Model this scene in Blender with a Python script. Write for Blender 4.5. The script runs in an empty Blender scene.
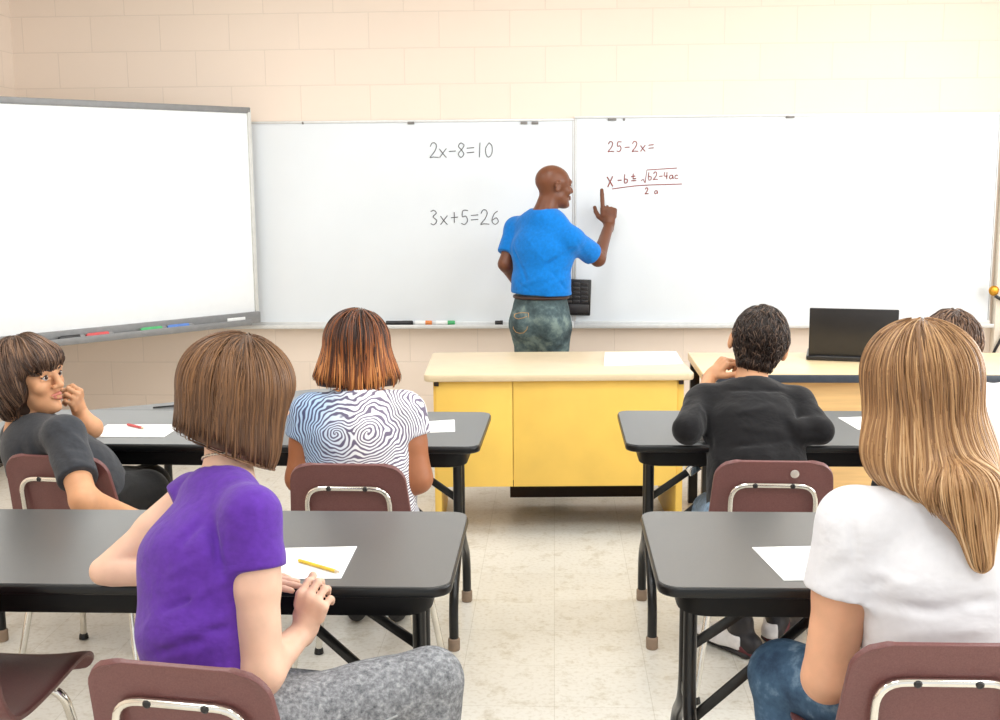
import bpy, bmesh, math, random
import numpy as np
from mathutils import Vector, Matrix
random.seed(7); np.random.seed(7)
SC = bpy.context.scene
COL = SC.collection
PI = math.pi

# ------------------------------------------------------------------ camera
FPX, CH = 1145.0, 1.62
TH, PS, RO = math.atan(180/FPX), math.radians(2.75), math.radians(.45)
CF = Vector((-math.sin(PS)*math.cos(TH), math.cos(PS)*math.cos(TH), -math.sin(TH)))
R0 = Vector((math.cos(PS), math.sin(PS), 0)); U0 = R0.cross(CF)
CR = math.cos(RO)*R0-math.sin(RO)*U0; CU = math.sin(RO)*R0+math.cos(RO)*U0
CC = Vector((0, 0, CH))
def ray(u, v): return CF+CR*((u-500)/FPX)-CU*((v-360)/FPX)
def P(u, v, Y):
    """point of the place seen at (u,v) that stands Y metres in front of the camera"""
    d = ray(u, v); return CC+d*(Y/d.y)
def PZ(u, v, z):
    d = ray(u, v); return CC+d*((z-CH)/d.z)
cam = bpy.data.cameras.new('camera'); camo = bpy.data.objects.new('camera', cam); COL.objects.link(camo)
cam.sensor_width = 36; cam.lens = 36*FPX/1000; cam.clip_start = .05
camo.matrix_world = Matrix((( CR.x, CU.x, -CF.x, CC.x), (CR.y, CU.y, -CF.y, CC.y), (CR.z, CU.z, -CF.z, CC.z), (0, 0, 0, 1)))
SC.camera = camo

# ------------------------------------------------------------------ materials
def lin(c):
    return tuple(((x/255)/12.92 if x/255 <= .04045 else ((x/255+.055)/1.055)**2.4) for x in c)
class N:
    """small node-tree helper"""
    def __init__(s, name):
        s.m = bpy.data.materials.new(name); s.m.use_nodes = True
        s.t = s.m.node_tree; s.b = s.t.nodes['Principled BSDF']
    def n(s, typ, **kw):
        o = s.t.nodes.new(typ)
        for k, v in kw.items():
            if k in o.inputs: o.inputs[k].default_value = v
            else: setattr(o, k, v)
        return o
    def l(s, a, ao, b, bi): s.t.links.new(a.outputs[ao], b.inputs[bi])
    def coord(s, scale=(1, 1, 1), rot=(0, 0, 0)):
        c = s.n('ShaderNodeTexCoord'); m = s.n('ShaderNodeMapping')
        m.inputs['Scale'].default_value = scale; m.inputs['Rotation'].default_value = rot
        s.l(c, 'Object', m, 'Vector'); return m
    def ramp(s, stops):
        r = s.n('ShaderNodeValToRGB'); e = r.color_ramp.elements
        while len(e) < len(stops): e.new(.5)
        for el, (p, c) in zip(e, stops): el.position = p; el.color = (*lin(c), 1)
        return r
    def bump(s, src, out, strength, dist):
        b = s.n('ShaderNodeBump', Strength=strength, Distance=dist)
        s.l(src, out, b, 'Height'); s.l(b, 'Normal', s.b, 'Normal'); return b
def mat(name, col, rough=.5, metal=0., var=.06, scale=30., bump=0., stretch=(1, 1, 1), spec=.5, coat=0., sheen=0., detail=3):
    k = N(name)
    k.b.inputs['Roughness'].default_value = rough; k.b.inputs['Metallic'].default_value = metal
    k.b.inputs['Specular IOR Level'].default_value = spec; k.b.inputs['Coat Weight'].default_value = coat; k.b.inputs['Coat Roughness'].default_value = .28
    k.b.inputs['Sheen Weight'].default_value = sheen
    mp = k.coord(stretch)
    no = k.n('ShaderNodeTexNoise', Scale=scale, Detail=detail); k.l(mp, 0, no, 'Vector')
    lo = [max(0, c*(1-var)) for c in col]; hi = [min(255, c*(1+var)) for c in col]
    r = k.ramp([(.3, lo), (.7, hi)]); k.l(no, 'Fac', r, 'Fac'); k.l(r, 'Color', k.b, 'Base Color')
    if bump: k.bump(no, 'Fac', .5, bump)
    return k.m

# ------------------------------------------------------------------ mesh collecting
class MB:
    def __init__(s): s.v = []; s.f = []; s.smooth = []
    def add(s, vs, fs, sm=False):
        o = len(s.v); s.v += [tuple(v) for v in vs]
        s.f += [tuple(i+o for i in f) for f in fs]; s.smooth += [sm]*len(fs); return s
    def bm(s, b, sm=False):
        b.verts.index_update(); s.add([v.co.copy() for v in b.verts], [[v.index for v in f.verts] for f in b.faces], sm); b.free(); return s
    def box(s, c, d, bev=0., M=None, seg=2):
        b = bmesh.new(); bmesh.ops.create_cube(b, size=1)
        for v in b.verts: v.co = Vector((v.co.x*d[0], v.co.y*d[1], v.co.z*d[2]))
        if bev: bmesh.ops.bevel(b, geom=b.edges[:], offset=min(bev, .49*min(d)), segments=seg, profile=.5, affect='EDGES')
        T = Matrix.Translation(Vector(c)) @ (M.to_4x4() if M else Matrix.Identity(4))
        bmesh.ops.transform(b, matrix=T, verts=b.verts[:]); return s.bm(b)
    def tube(s, pts, r, seg=10, cap=True, flat=None):
        pts = [Vector(p) for p in pts]; n = len(pts)
        rs = r if isinstance(r, (list, tuple)) else [r]*n
        vs = []; fs = []; up = None
        for i, p in enumerate(pts):
            t = (pts[min(i+1, n-1)]-pts[max(i-1, 0)]).normalized()
            if up is None:
                up = Vector((0, 0, 1)) if abs(t.z) < .9 else Vector((0, 1, 0))
            a = t.cross(up).normalized(); up = a.cross(t).normalized()
            for k in range(seg):
                th = 2*PI*k/seg; vs.append(p+(a*math.cos(th)+up*math.sin(th))*rs[i])
        for i in range(n-1):
            for k in range(seg):
                fs.append((i*seg+k, i*seg+(k+1) % seg, (i+1)*seg+(k+1) % seg, (i+1)*seg+k))
        if cap: fs += [tuple(range(seg))[::-1], tuple((n-1)*seg+k for k in range(seg))]
        return s.add(vs, fs, True)
    def prism(s, poly, z0, z1, bev=0., M=None):
        """outline poly (x,y) extruded z0..z1, with chamfered rims of size bev"""
        n = len(poly); c = Vector((sum(p[0] for p in poly)/n, sum(p[1] for p in poly)/n))
        def ring(ins, z):
            o = []
            for i in range(n):
                a, b, d = Vector(poly[i-1]), Vector(poly[i]), Vector(poly[(i+1) % n])
                e1 = (b-a).normalized(); e2 = (d-b).normalized(); nn = Vector((-(e1.y+e2.y), e1.x+e2.x)).normalized()
                q = b+nn*ins; o.append(Vector((q.x, q.y, z)))
            return o
        rings = [ring(bev, z0), ring(bev*.3, z0+bev*.3), ring(0, z0+bev), ring(0, z1-bev), ring(bev*.3, z1-bev*.3), ring(bev, z1)] if bev else [ring(0, z0), ring(0, z1)]
        vs = [v for r in rings for v in r]; fs = []
        for i in range(len(rings)-1):
            for k in range(n): fs.append((i*n+k, i*n+(k+1) % n, (i+1)*n+(k+1) % n, (i+1)*n+k))
        fs += [tuple(range(n))[::-1], tuple((len(rings)-1)*n+k for k in range(n))]
        if M: vs = [M @ v for v in vs]
        return s.add(vs, fs, False)
    def lathe(s, prof, seg=20, M=None):
        """prof: (radius,z) pairs"""
        vs = []; fs = []; n = len(prof)
        for (r, z) in prof:
            for k in range(seg): vs.append(Vector((r*math.cos(2*PI*k/seg), r*math.sin(2*PI*k/seg), z)))
        for i in range(n-1):
            for k in range(seg): fs.append((i*seg+k, i*seg+(k+1) % seg, (i+1)*seg+(k+1) % seg, (i+1)*seg+k))
        fs += [tuple(range(seg))[::-1], tuple((n-1)*seg+k for k in range(seg))]
        if M: vs = [M @ v for v in vs]
        return s.add(vs, fs, True)
    def build(s, name, m, parent=None, loc=None, rotz=0, angle=35):
        me = bpy.data.meshes.new(name); me.from_pydata([tuple(v) for v in s.v], [], s.f); me.update()
        me.polygons.foreach_set('use_smooth', [True]*len(s.f))
        try: me.set_sharp_from_angle(angle=math.radians(angle))
        except Exception: pass
        me.materials.append(m)
        o = bpy.data.objects.new(name, me); COL.objects.link(o)
        if parent: o.parent = parent
        if loc: o.location = loc
        o.rotation_euler = (0, 0, rotz)
        return o
def rrect(w, d, r, seg=6, cx=0, cy=0):
    o = []
    for (sx, sy, a0) in ((1, 1, 0), (-1, 1, 90), (-1, -1, 180), (1, -1, 270)):
        for k in range(seg+1):
            a = math.radians(a0+90*k/seg); o.append((cx+sx*(w/2-r)+r*math.cos(a), cy+sy*(d/2-r)+r*math.sin(a)))
    return o
def smooth_path(pts, n=6):
    """Catmull-Rom through pts"""
    pts = [Vector(p) for p in pts]; o = []
    for i in range(len(pts)-1):
        a, b, c, d = pts[max(i-1, 0)], pts[i], pts[i+1], pts[min(i+2, len(pts)-1)]
        for k in range(n):
            t = k/n; o.append(.5*((2*b)+(c-a)*t+(2*a-5*b+4*c-d)*t*t+(3*b-a-3*c+d)*t**3))
    o.append(pts[-1]); return o
def fillet(pts, r, n=6):
    """polyline with its inner corners rounded"""
    pts = [Vector(p) for p in pts]; o = [pts[0]]
    for i in range(1, len(pts)-1):
        a, b, c = pts[i-1], pts[i], pts[i+1]
        rr = min(r, (a-b).length*.49, (c-b).length*.49)
        p, q = b+(a-b).normalized()*rr, b+(c-b).normalized()*rr
        for k in range(n+1):
            t = k/n; o.append(p*(1-t)**2+b*2*t*(1-t)+q*t*t)
    o.append(pts[-1]); return o
def tag(o, label=None, cat=None, group=None, kind=None):
    if label: o['label'] = label
    if cat: o['category'] = cat
    if group: o['group'] = group
    if kind: o['kind'] = kind
    return o
def empty(name, loc, label, cat, group=None, rotz=0):
    o = bpy.data.objects.new(name, None); COL.objects.link(o); o.empty_display_size = .1
    o.location = loc; o.rotation_euler = (0, 0, rotz); return tag(o, label, cat, group)
def copy_tree(o, parent=None):
    c = o.copy(); COL.objects.link(c); c.parent = parent
    for ch in o.children: copy_tree(ch, c)
    return c
def struct(o): o['kind'] = 'structure'; return o
# ------------------------------------------------------------------ the room
WY, WL, WR, CEIL = 6.85, -3.21, 3.45, 3.0
def block_wall(name, base):
    """painted concrete block in running bond, courses of 20.5 cm"""
    k = N(name); k.b.inputs['Roughness'].default_value = .55
    c = k.n('ShaderNodeTexCoord'); sx = k.n('ShaderNodeSeparateXYZ'); k.l(c, 'Object', sx, 0)
    cb = k.n('ShaderNodeCombineXYZ'); ad = k.n('ShaderNodeMath', operation='ADD'); k.l(sx, 'X', ad, 0); k.l(sx, 'Y', ad, 1)
    k.l(ad, 0, cb, 'X'); zo = k.n('ShaderNodeMath', operation='SUBTRACT'); zo.inputs[1].default_value = .118; k.l(sx, 'Z', zo, 0); k.l(zo, 0, cb, 'Y')
    br = k.n('ShaderNodeTexBrick', Scale=1.0); br.offset = .5
    br.inputs['Brick Width'].default_value = .412; br.inputs['Row Height'].default_value = .206
    br.inputs['Mortar Size'].default_value = .004; br.inputs['Mortar Smooth'].default_value = .6
    br.inputs['Color1'].default_value = (*lin(base), 1); br.inputs['Color2'].default_value = (*lin([x*.99 for x in base]), 1)
    br.inputs['Mortar'].default_value = (*lin([x*.955 for x in base]), 1); k.l(cb, 0, br, 'Vector')
    k.l(br, 'Color', k.b, 'Base Color')
    no = k.n('ShaderNodeTexNoise', Scale=90., Detail=4.); k.l(c, 'Object', no, 'Vector')
    mx = k.n('ShaderNodeMath', operation='MULTIPLY_ADD'); mx.inputs[1].default_value = -1.0; k.l(br, 'Fac', mx, 0)
    m2 = k.n('ShaderNodeMath', operation='MULTIPLY'); m2.inputs[1].default_value = .12; k.l(no, 'Fac', m2, 0); k.l(m2, 0, mx, 2)
    k.bump(mx, 0, .35, .003); return k.m
M_WALL = block_wall('painted_block', (241, 224, 208))
k = N('floor_tile'); k.b.inputs['Roughness'].default_value = .32
mp = k.coord(); br = k.n('ShaderNodeTexBrick', Scale=1.0); br.offset = 0
br.inputs['Brick Width'].default_value = .305; br.inputs['Row Height'].default_value = .305; br.inputs['Mortar Size'].default_value = .0012
br.inputs['Color1'].default_value = (*lin((231, 227, 217)), 1); br.inputs['Color2'].default_value = (*lin((227, 222, 211)), 1)
br.inputs['Mortar'].default_value = (*lin((208, 202, 188)), 1); k.l(mp, 0, br, 'Vector')
no = k.n('ShaderNodeTexNoise', Scale=9., Detail=8., Roughness=.75); k.l(mp, 0, no, 'Vector')
rp = k.ramp([(.36, (205, 194, 172)), (.47, (255, 255, 255))]); k.l(no, 'Fac', rp, 'Fac')
no2 = k.n('ShaderNodeTexNoise', Scale=60., Detail=4.); k.l(mp, 0, no2, 'Vector')
rp2 = k.ramp([(.32, (212, 203, 186)), (.5, (255, 255, 255))]); k.l(no2, 'Fac', rp2, 'Fac')
m1 = k.n('ShaderNodeMix', data_type='RGBA', blend_type='MULTIPLY'); m1.inputs['Factor'].default_value = .45
k.l(br, 'Color', m1, 6); k.l(rp, 'Color', m1, 7)
m2 = k.n('ShaderNodeMix', data_type='RGBA', blend_type='MULTIPLY'); m2.inputs['Factor'].default_value = .35
k.l(m1, 2, m2, 6); k.l(rp2, 'Color', m2, 7); k.l(m2, 2, k.b, 'Base Color'); k.bump(br, 'Fac', .2, -.001)
M_FLOOR = k.m
M_CEIL = mat('ceiling_paint', (238, 236, 230), .9)
M_TRIM = mat('cream_paint', (240, 230, 214), .5, var=.02)
Y0 = -1.6
struct(MB().box(((WL+WR)/2, (WY+Y0)/2, -.05), (WR-WL+.4, WY-Y0+.4, .1)).build('floor', M_FLOOR))
struct(MB().box(((WL+WR)/2, WY+.1, CEIL/2), (WR-WL+.4, .2, CEIL)).build('wall_back', M_WALL))
struct(MB().box((WL-.1, (WY+Y0)/2, CEIL/2), (.2, WY-Y0, CEIL)).build('wall_left', M_WALL))
# right wall with a long window opening
w = MB(); wy0, wy1, wz0, wz1 = 1.2, 5.6, .95, 2.6
w.box((WR+.1, (Y0+wy0)/2, CEIL/2), (.2, wy0-Y0, CEIL)).box((WR+.1, (wy1+WY)/2, CEIL/2), (.2, WY-wy1, CEIL))
w.box((WR+.1, (wy0+wy1)/2, wz0/2), (.2, wy1-wy0, wz0)).box((WR+.1, (wy0+wy1)/2, (wz1+CEIL)/2), (.2, wy1-wy0, CEIL-wz1))
struct(w.build('wall_right', M_WALL))
w = MB()
for y in (wy0, wy0+1.47, wy0+2.93, wy1): w.box((WR+.06, y, (wz0+wz1)/2), (.08, .06, wz1-wz0), .004)
for z in (wz0, wz1): w.box((WR+.06, (wy0+wy1)/2, z), (.08, wy1-wy0, .06), .004)
struct(w.build('window_1', M_TRIM))
struct(MB().box(((WL+WR)/2, (WY+Y0)/2, CEIL+.05), (WR-WL+.4, WY-Y0+.4, .1)).build('ceiling', M_CEIL))
M_BASE = mat('rubber_base', (96, 84, 74), .6)
struct(MB().box(((WL+WR)/2, WY-.004, .05), (WR-WL, .008, .1), .002).build('baseboard_back', M_BASE))
struct(MB().box((WL+.004, (WY+Y0)/2, .05), (.008, WY-Y0, .1), .002).build('baseboard_left', M_BASE))
# cream upright strip beside the right whiteboard
struct(MB().box((2.615, WY-.03, 1.2), (.075, .06, 1.58), .006).build('trim_1', M_TRIM))
# lights: ceiling fixtures, daylight at the window, open room behind
def area(name, loc, rot, sx, sy, power, col=(1, 1, 1)):
    l = bpy.data.lights.new(name, 'AREA'); l.shape = 'RECTANGLE'; l.size = sx; l.size_y = sy; l.energy = power; l.color = col
    o = bpy.data.objects.new(name, l); COL.objects.link(o); o.location = loc; o.rotation_euler = rot; return o
for x in (-1.7, 0.1, 1.9):
    for y in (1.0, 3.0, 5.0):
        area('ceiling_light', (x, y, CEIL-.03), (0, 0, 0), .6, 1.2, 14, (.95, .98, 1))
area('daylight', (WR+.25, (wy0+wy1)/2, (wz0+wz1)/2), (0, math.radians(90), 0), wz1-wz0, wy1-wy0, 100, (.94, .98, 1))
wd = bpy.data.worlds.new('world'); SC.world = wd; wd.use_nodes = True
wd.node_tree.nodes['Background'].inputs[0].default_value = (.94, .97, 1, 1)
wd.node_tree.nodes['Background'].inputs[1].default_value = .95
SC.view_settings.view_transform = 'Standard'; SC.view_settings.look = 'None'
SC.view_settings.gamma = 1; SC.view_settings.use_curve_mapping = False; SC.view_settings.exposure = 0.36

# ------------------------------------------------------------------ boards
M_WB = mat('whiteboard_enamel', (229, 234, 238), .16, var=.01, scale=2)
M_ALU = mat('aluminium', (222, 223, 222), .4, .25, var=.02)
M_CLIP = mat('dull_steel', (128, 125, 122), .4, .4)
M_SHEET = mat('paper', (250, 250, 248), .8, var=.01)
M_INKB = mat('black_ink', (96, 97, 100), .6); M_INKR = mat('red_ink', (140, 52, 44), .6)
M_BLACKP = mat('black_plastic', (30, 29, 30), .35, var=.12); M_RED = mat('red_plastic', (196, 74, 76), .4)
M_GREEN = mat('green_plastic', (70, 168, 104), .4); M_BLUE = mat('blue_plastic', (80, 120, 190), .4)
M_ORANGE = mat('orange_plastic', (222, 130, 60), .4); M_WHITEP = mat('white_plastic', (240, 240, 238), .4, var=.02)
G = {'2': [[(.05, .75), (.25, .97), (.55, .98), (.72, .78), (.5, .42), (0, .03), (.35, .06), (.95, .03)]],
     'x': [[(.05, .6), (.4, .3), (.8, .02)], [(.8, .62), (.4, .3), (.05, .02)]], 'X': [[(0, .95), (.9, .05)], [(.85, 1), (.1, 0)]],
     '-': [[(.1, .42), (.85, .45)]], '=': [[(.05, .62), (.85, .66)], [(.05, .32), (.85, .36)]], '+': [[(.45, .85), (.45, .15)], [(.1, .48), (.85, .52)]],
     '8': [[(.75, .85), (.4, .97), (.15, .75), (.45, .52), (.72, .25), (.4, .02), (.12, .25), (.45, .52), (.7, .72), (.75, .85)]],
     '1': [[(.5, .98), (.42, .02)]], '0': [[(.5, .97), (.12, .6), (.2, .15), (.5, .03), (.8, .3), (.8, .75), (.5, .97)]],
     '3': [[(.1, .9), (.45, .98), (.72, .8), (.35, .55), (.75, .3), (.45, .02), (.08, .1)]],
     '5': [[(.85, .95), (.3, .95), (.22, .55), (.6, .58), (.78, .3), (.5, .03), (.1, .1)]],
     '6': [[(.75, .9), (.35, .7), (.12, .25), (.45, .02), (.82, .2), (.6, .45), (.18, .3)]],
     'b': [[(.15, 1), (.12, .05), (.6, .05), (.65, .4), (.15, .45)]], 'a': [[(.75, .5), (.3, .5), (.1, .2), (.35, .03), (.7, .2), (.75, .5), (.9, .03)]],
     'c': [[(.75, .45), (.35, .5), (.12, .2), (.4, .03), (.8, .1)]], '4': [[(.2, .95), (.1, .45), (.8, .45)], [(.65, .95), (.62, .02)]],
     'p': [[(.45, .95), (.45, .35)], [(.1, .62), (.85, .66)], [(.1, .12), (.85, .16)]]}
def writing(mb, text, x, z, h, yb, adv=.8, r=.0028, tilt=0., w=.62):
    for ch in text:
        if ch != ' ':
            for st in G[ch]:
                pts = [Vector((x+px*h*w, yb-.0005, z+py*h)) for px, py in st]
                mb.tube(smooth_path(pts, 4), r, 5)
        x += h*adv; z += tilt*h*adv
def board(x0, x1, z0, z1, label):
    Y = WY-.012
    e = empty('whiteboard', ((x0+x1)/2, WY, z0), label, 'whiteboard', 'whiteboards on the back wall')
    o = Vector(e.location)
    def T(c): return Vector(c)-o
    MB().box(T(((x0+x1)/2, WY-.012, (z0+z1)/2)), (x1-x0-.02, .016, z1-z0-.02)).build('writing_surface', M_WB, e)
    f = MB()
    for x in (x0+.004, x1-.004): f.box(T((x, WY-.013, (z0+z1)/2)), (.008, .02, z1-z0), .002)
    f.box(T(((x0+x1)/2, WY-.014, z1-.007)), (x1-x0, .028, .014), .003); f.build('frame', M_ALU, e)
    t = MB(); t.box(T(((x0+x1)/2, WY-.055, z0-.004)), (x1-x0, .09, .008), .002).box(T(((x0+x1)/2, WY-.098, z0+.004)), (x1-x0, .008, .022), .003)
    t.box(T(((x0+x1)/2, WY-.018, z0+.01)), (x1-x0, .03, .03), .003); t.build('pen_tray', M_ALU, e)
    return e, T, WY-.0205
BZ0, BZ1 = .755, 1.972
xs = .118
e, T, yb = board(-1.99, xs-.001, BZ0, BZ1, 'whiteboard with black handwritten sums, partly hidden behind the grey framed board')
for (u, v, t_, u1) in ((430, 158, '2x-8=10', 491), (430, 225, '3x+5=26', 498)):
    a = P(u, v, yb); b = P(u1, v, yb); h = .088; adv = (b.x-a.x)/(len(t_)*h-.3*h); m = MB()
    writing(m, t_, a.x, a.z, h, yb, adv); m.v = [tuple(T(q)) for q in m.v]; m.build('handwriting', M_INKB, e)
for u in (303, 411, 524, 535): MB().box(T(P(u, 123, WY-.02)), (.012 if u in (303,) else .04, .02, .016), .003).build('map_clip', M_CLIP, e)
e, T, yb = board(xs+.001, 2.56, BZ0, BZ1+.012, 'whiteboard with the red handwritten formula the teacher points at')
m = MB(); a = P(608, 152, yb); writing(m, '25-2x=', a.x, a.z, .06, yb, .78, .0028); m.v = [tuple(T(q)) for q in m.v]; m.build('handwriting', M_INKR, e)
m = MB(); a = P(607, 187, yb); writing(m, 'X', a.x, a.z, .062, yb, 1, .0034)
a = P(617, 184, yb); writing(m, '-bp', a.x, a.z, .05, yb, .8, .003, .15)
a = P(636, 183, yb); writing(m, '=', a.x-.02, a.z, .04, yb, .8, .003)
sq = [P(641, 181, yb), P(643, 179, yb), P(645, 183, yb), P(647, 170, yb), P(677, 168, yb)]; m.tube(sq, .0028, 5)
a = P(648, 180, yb); writing(m, 'b2-4ac', a.x, a.z, .045, yb, .68, .0026, .03)
m.tube(smooth_path([P(612, 189, yb), P(640, 185.5, yb), P(682, 184, yb)]), .0028, 5)
a = P(645, 194, yb); writing(m, '2a', a.x, a.z, .036, yb, 1.5, .0028)
m.v = [tuple(T(q)) for q in m.v]; m.build('handwriting', M_INKR, e)
for u in (612, 624, 790): MB().box(T(P(u, 119.5 if u < 700 else 117, WY-.02)), (.05 if u != 624 else .012, .02, .014), .003).build('map_clip', M_CLIP, e)
# black keypad panel hanging at the seam of the boards
pc = P(576, 297, WY-.03)
e = empty('keypad_panel', (pc.x, WY-.036, pc.z-.11), 'black ribbed panel hanging on the whiteboard seam behind the teacher\'s hip', 'panel')
Mt = Matrix.Rotation(math.radians(2), 3, 'Y')
MB().box((0, -.012, .11), (.175, .024, .215), .006, Mt).build('body', M_BLACKP, e)
kk = MB()
for i in range(3):
    for j in range(5): kk.box((-.045+.047*i, -.026, .19-.026*j), (.04, .008, .017), .003, Mt)
kk.box((0, -.026, .045), (.15, .008, .05), .004, Mt); kk.build('rib', mat('dark_grey_plastic', (48, 45, 46), .4), e)
# pens and eraser lying in the tray
def marker(u0, u1, body, capm, label, z=None):
    a, b = P(u0, 322, WY-.06), P(u1, 322, WY-.06); z = BZ0+.0092; L = b.x-a.x; r = .013
    e = empty('marker_pen', (a.x, WY-.06, z+r), label, 'marker pen', 'marker pens in the whiteboard tray')
    X = Matrix.Rotation(math.radians(90), 4, 'Y')
    MB().lathe([(r*.8, 0), (r, .002), (r, L*.62)], 14, X).build('barrel', body, e)
    MB().lathe([(r*1.08, L*.62), (r*1.08, L*.97), (r*.8, L)], 14, X).build('cap', capm, e)
marker(386, 413, M_BLACKP, M_BLACKP, 'long black marker in the whiteboard tray, beside the auburn haired girl')
marker(415, 432, M_WHITEP, M_ORANGE, 'orange capped marker in the whiteboard tray')
marker(436, 455, M_WHITEP, M_GREEN, 'white marker with green cap in the whiteboard tray')
marker(495, 503, M_BLACKP, M_BLACKP, 'short black pen cap in the tray beside the teacher\'s jeans')

# interactive board hung across the corner
SL, SR = Vector((-3.1, 5.31, 0)), Vector((-1.79, 6.735, 0))
sd = (SR-SL).normalized(); sn = Vector((sd.y, -sd.x, 0)); sl = (SR-SL).length; ang = math.atan2(sd.y, sd.x)
e = empty('interactive_whiteboard', ((SL+SR)/2)+Vector((0, 0, .765)), 'large white interactive board with grey frame hung across the corner', 'interactive whiteboard', rotz=ang)
M_GREYF = mat('grey_frame', (128, 128, 128), .45, var=.03); M_LGREY = mat('light_grey_frame', (206, 206, 202), .45, var=.02)
M_SCR = mat('projection_surface', (247, 249, 250), .4, var=.005)
MB().box((0, -.022, .67), (sl-.03, .024, 1.165), .003).build('screen', M_SCR, e)
MB().box((0, -.02, 1.265), (sl, .05, .034), .006).build('top_rail', M_GREYF, e)
MB().box((sl/2-.009, -.02, .67), (.024, .05, 1.20), .005).build('side_rail', M_LGREY, e)
MB().box((-sl/2+.009, -.02, .67), (.024, .05, 1.20), .005).build('side_rail', M_LGREY, e)
tr = MB(); tr.box((0, -.03, .062), (sl, .07, .065), .006).box((0, -.075, .035), (sl*.9, .1, .018), .006).box((0, -.12, .048), (sl*.9, .014, .03), .006)
tr.build('pen_tray', M_GREYF, e)
MB().box((sl/2-.17, -.068, .062), (.12, .006, .022), .002).build('badge', M_WHITEP, e)
MB().box((0, .04, .6), (sl*.8, .07, .9), .01).build('wall_bracket', M_GREYF, e)
def spen(t0, t1, m, label):
    a = -sl/2+t0*sl; L = (t1-t0)*sl; r = .015
    q = (SL+SR)/2+Vector((0, 0, .765))+sd*a+sn*.093+Vector((0, 0, .0442+r))
    e2 = empty('digital_pen', q, label, 'pen', 'pens in the interactive board tray', rotz=ang)
    X = Matrix.Rotation(math.radians(90), 4, 'Y')
    MB().lathe([(r*.6, 0), (r, .012), (r, L*.8)], 14, X).build('barrel', m, e2)
    MB().lathe([(r*.9, L*.8), (r*.9, L*.96), (r*.4, L)], 14, X).build('tip', M_GREYF, e2)
def tpar(u):
    # fraction along the tray whose picture column is u
    best = min(range(1001), key=lambda i: abs(500+FPX*((SL+(SR-SL)*(i/1000)+sn*.09+Vector((0, 0, .84))-CC).dot(CR))/((SL+(SR-SL)*(i/1000)+sn*.09+Vector((0, 0, .84))-CC).dot(CF))-u)); return best/1000
for u0, u1, m, lb in ((58, 84, M_BLACKP, 'black pen in the interactive board tray'), (86, 113, M_RED, 'red pen in the interactive board tray'),
                      (140, 166, M_GREEN, 'green pen in the interactive board tray'), (167, 193, M_BLUE, 'blue pen in the interactive board tray')):
    spen(tpar(u0), tpar(u1), m, lb)
# brass knob with black cord, and hanging cable at the right strip
M_BRASS = mat('brass', (205, 150, 50), .3, .8)
kp = P(991, 290, WY-.06)
e = empty('cord_hook', (kp.x, WY-.06, kp.z), 'brass knob with a black cord on the cream strip', 'hook')
MB().lathe([(.012, 0), (.012, .02), (.026, .03), (.03, .045), (.02, .056), (.004, .058)], 18, Matrix.Rotation(math.radians(90), 4, 'X')).build('knob', M_BRASS, e)
MB().tube(smooth_path([(.012, -.035, -.03), (.05, -.04, -.05), (.12, -.04, -.052), (.25, -.03, -.04)]), .01, 8).build('cord', M_BLACKP, e)
q = [P(1018, 300, WY-.07), P(1003, 335, WY-.08), P(994, 352, WY-.08), P(989, 367, WY-.08)]
o0 = Vector(q[-1])
e = empty('hanging_cable', o0, 'black cable with a plug hanging below the brass knob', 'cable')
MB().tube(smooth_path([x-o0 for x in q]), .009, 8).build('cord', M_BLACKP, e)
MB().box((.004, 0, -.005), (.04, .03, .07), .008, Matrix.Rotation(math.radians(15), 3, 'Y')).build('plug', M_BLACKP, e)
# ------------------------------------------------------------------ furniture
M_LAM = mat('black_laminate', (76, 79, 80), .34, var=.08, scale=260, detail=2, spec=1., coat=.5, stretch=(1, 6, 1))
M_EDGE = mat('black_edge', (11, 11, 12), .3, var=.1, spec=.4)
M_APR = mat('black_apron', (8, 7, 7), .5, var=.1, spec=.25)
M_STEEL = mat('black_steel', (7, 6, 6), .3, var=.1, spec=.5)
M_FOOT = mat('beige_foot_cap', (150, 128, 108), .6); M_CHR = mat('chrome', (225, 222, 214), .14, 1., var=.03)
TW, TD, TH_ = 1.83, .585, .74
def table(loc, rotz, label):
    e = empty('folding_table', loc, label, 'table', 'black folding classroom tables', rotz)
    top = MB().prism(rrect(TW-.008, TD-.008, .045), TH_-.004, TH_).build('tabletop', M_LAM, e)
    MB().prism(rrect(TW, TD, .05, 8), TH_-.026, TH_-.002, .006).build('edge_band', M_EDGE, e, angle=50)
    MB().prism(rrect(TW-.1, TD-.075, .07, 8), TH_-.082, TH_-.024, .004).build('apron', M_APR, e)
    for sx in (-1, 1):
        x = sx*(TW/2-.1)
        for sy in (-1, 1):
            pts = fillet([(x, sy*.045, .665), (x, sy*.045, .33), (x, sy*.235, .19), (x, sy*.235, .018)], .09, 7)
            l = MB().tube(pts, .0165, 14).build('leg', M_STEEL, e)
            MB().lathe([(.019, 0), (.021, .004), (.021, .04), (.018, .044)], 16, Matrix.Translation((x, sy*.235, 0))).build('foot_cap', M_FOOT, l)
        for z in (.36, .63): MB().box((x, 0, z), (.02, .09, .03), .004).build('leg_crossbar', M_STEEL, e)
        for sy, zz, xx in ((-1, .30, .40), (1, .46, .30)):
            a = Vector((x, sy*.035, zz)); b = Vector((x-sx*xx, sy*.035, .675)); d = b-a
            Mr = Matrix((d.normalized(), Vector((0, 1, 0)), d.normalized().cross(Vector((0, 1, 0))))).transposed()
            s = MB().box((a+b)/2, (d.length, .012, .026), .004, Mr).build('brace', M_STEEL, e)
            if sy == 1: MB().box(a.lerp(b, .55), (.05, .03, .036), .004, Mr).build('hinge_clip', M_CHR, s)
    return e
table((-.245-TW/2, 4.035, 0), math.radians(-1.2), 'black folding table with the red pencil, near the boy in grey')
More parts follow.
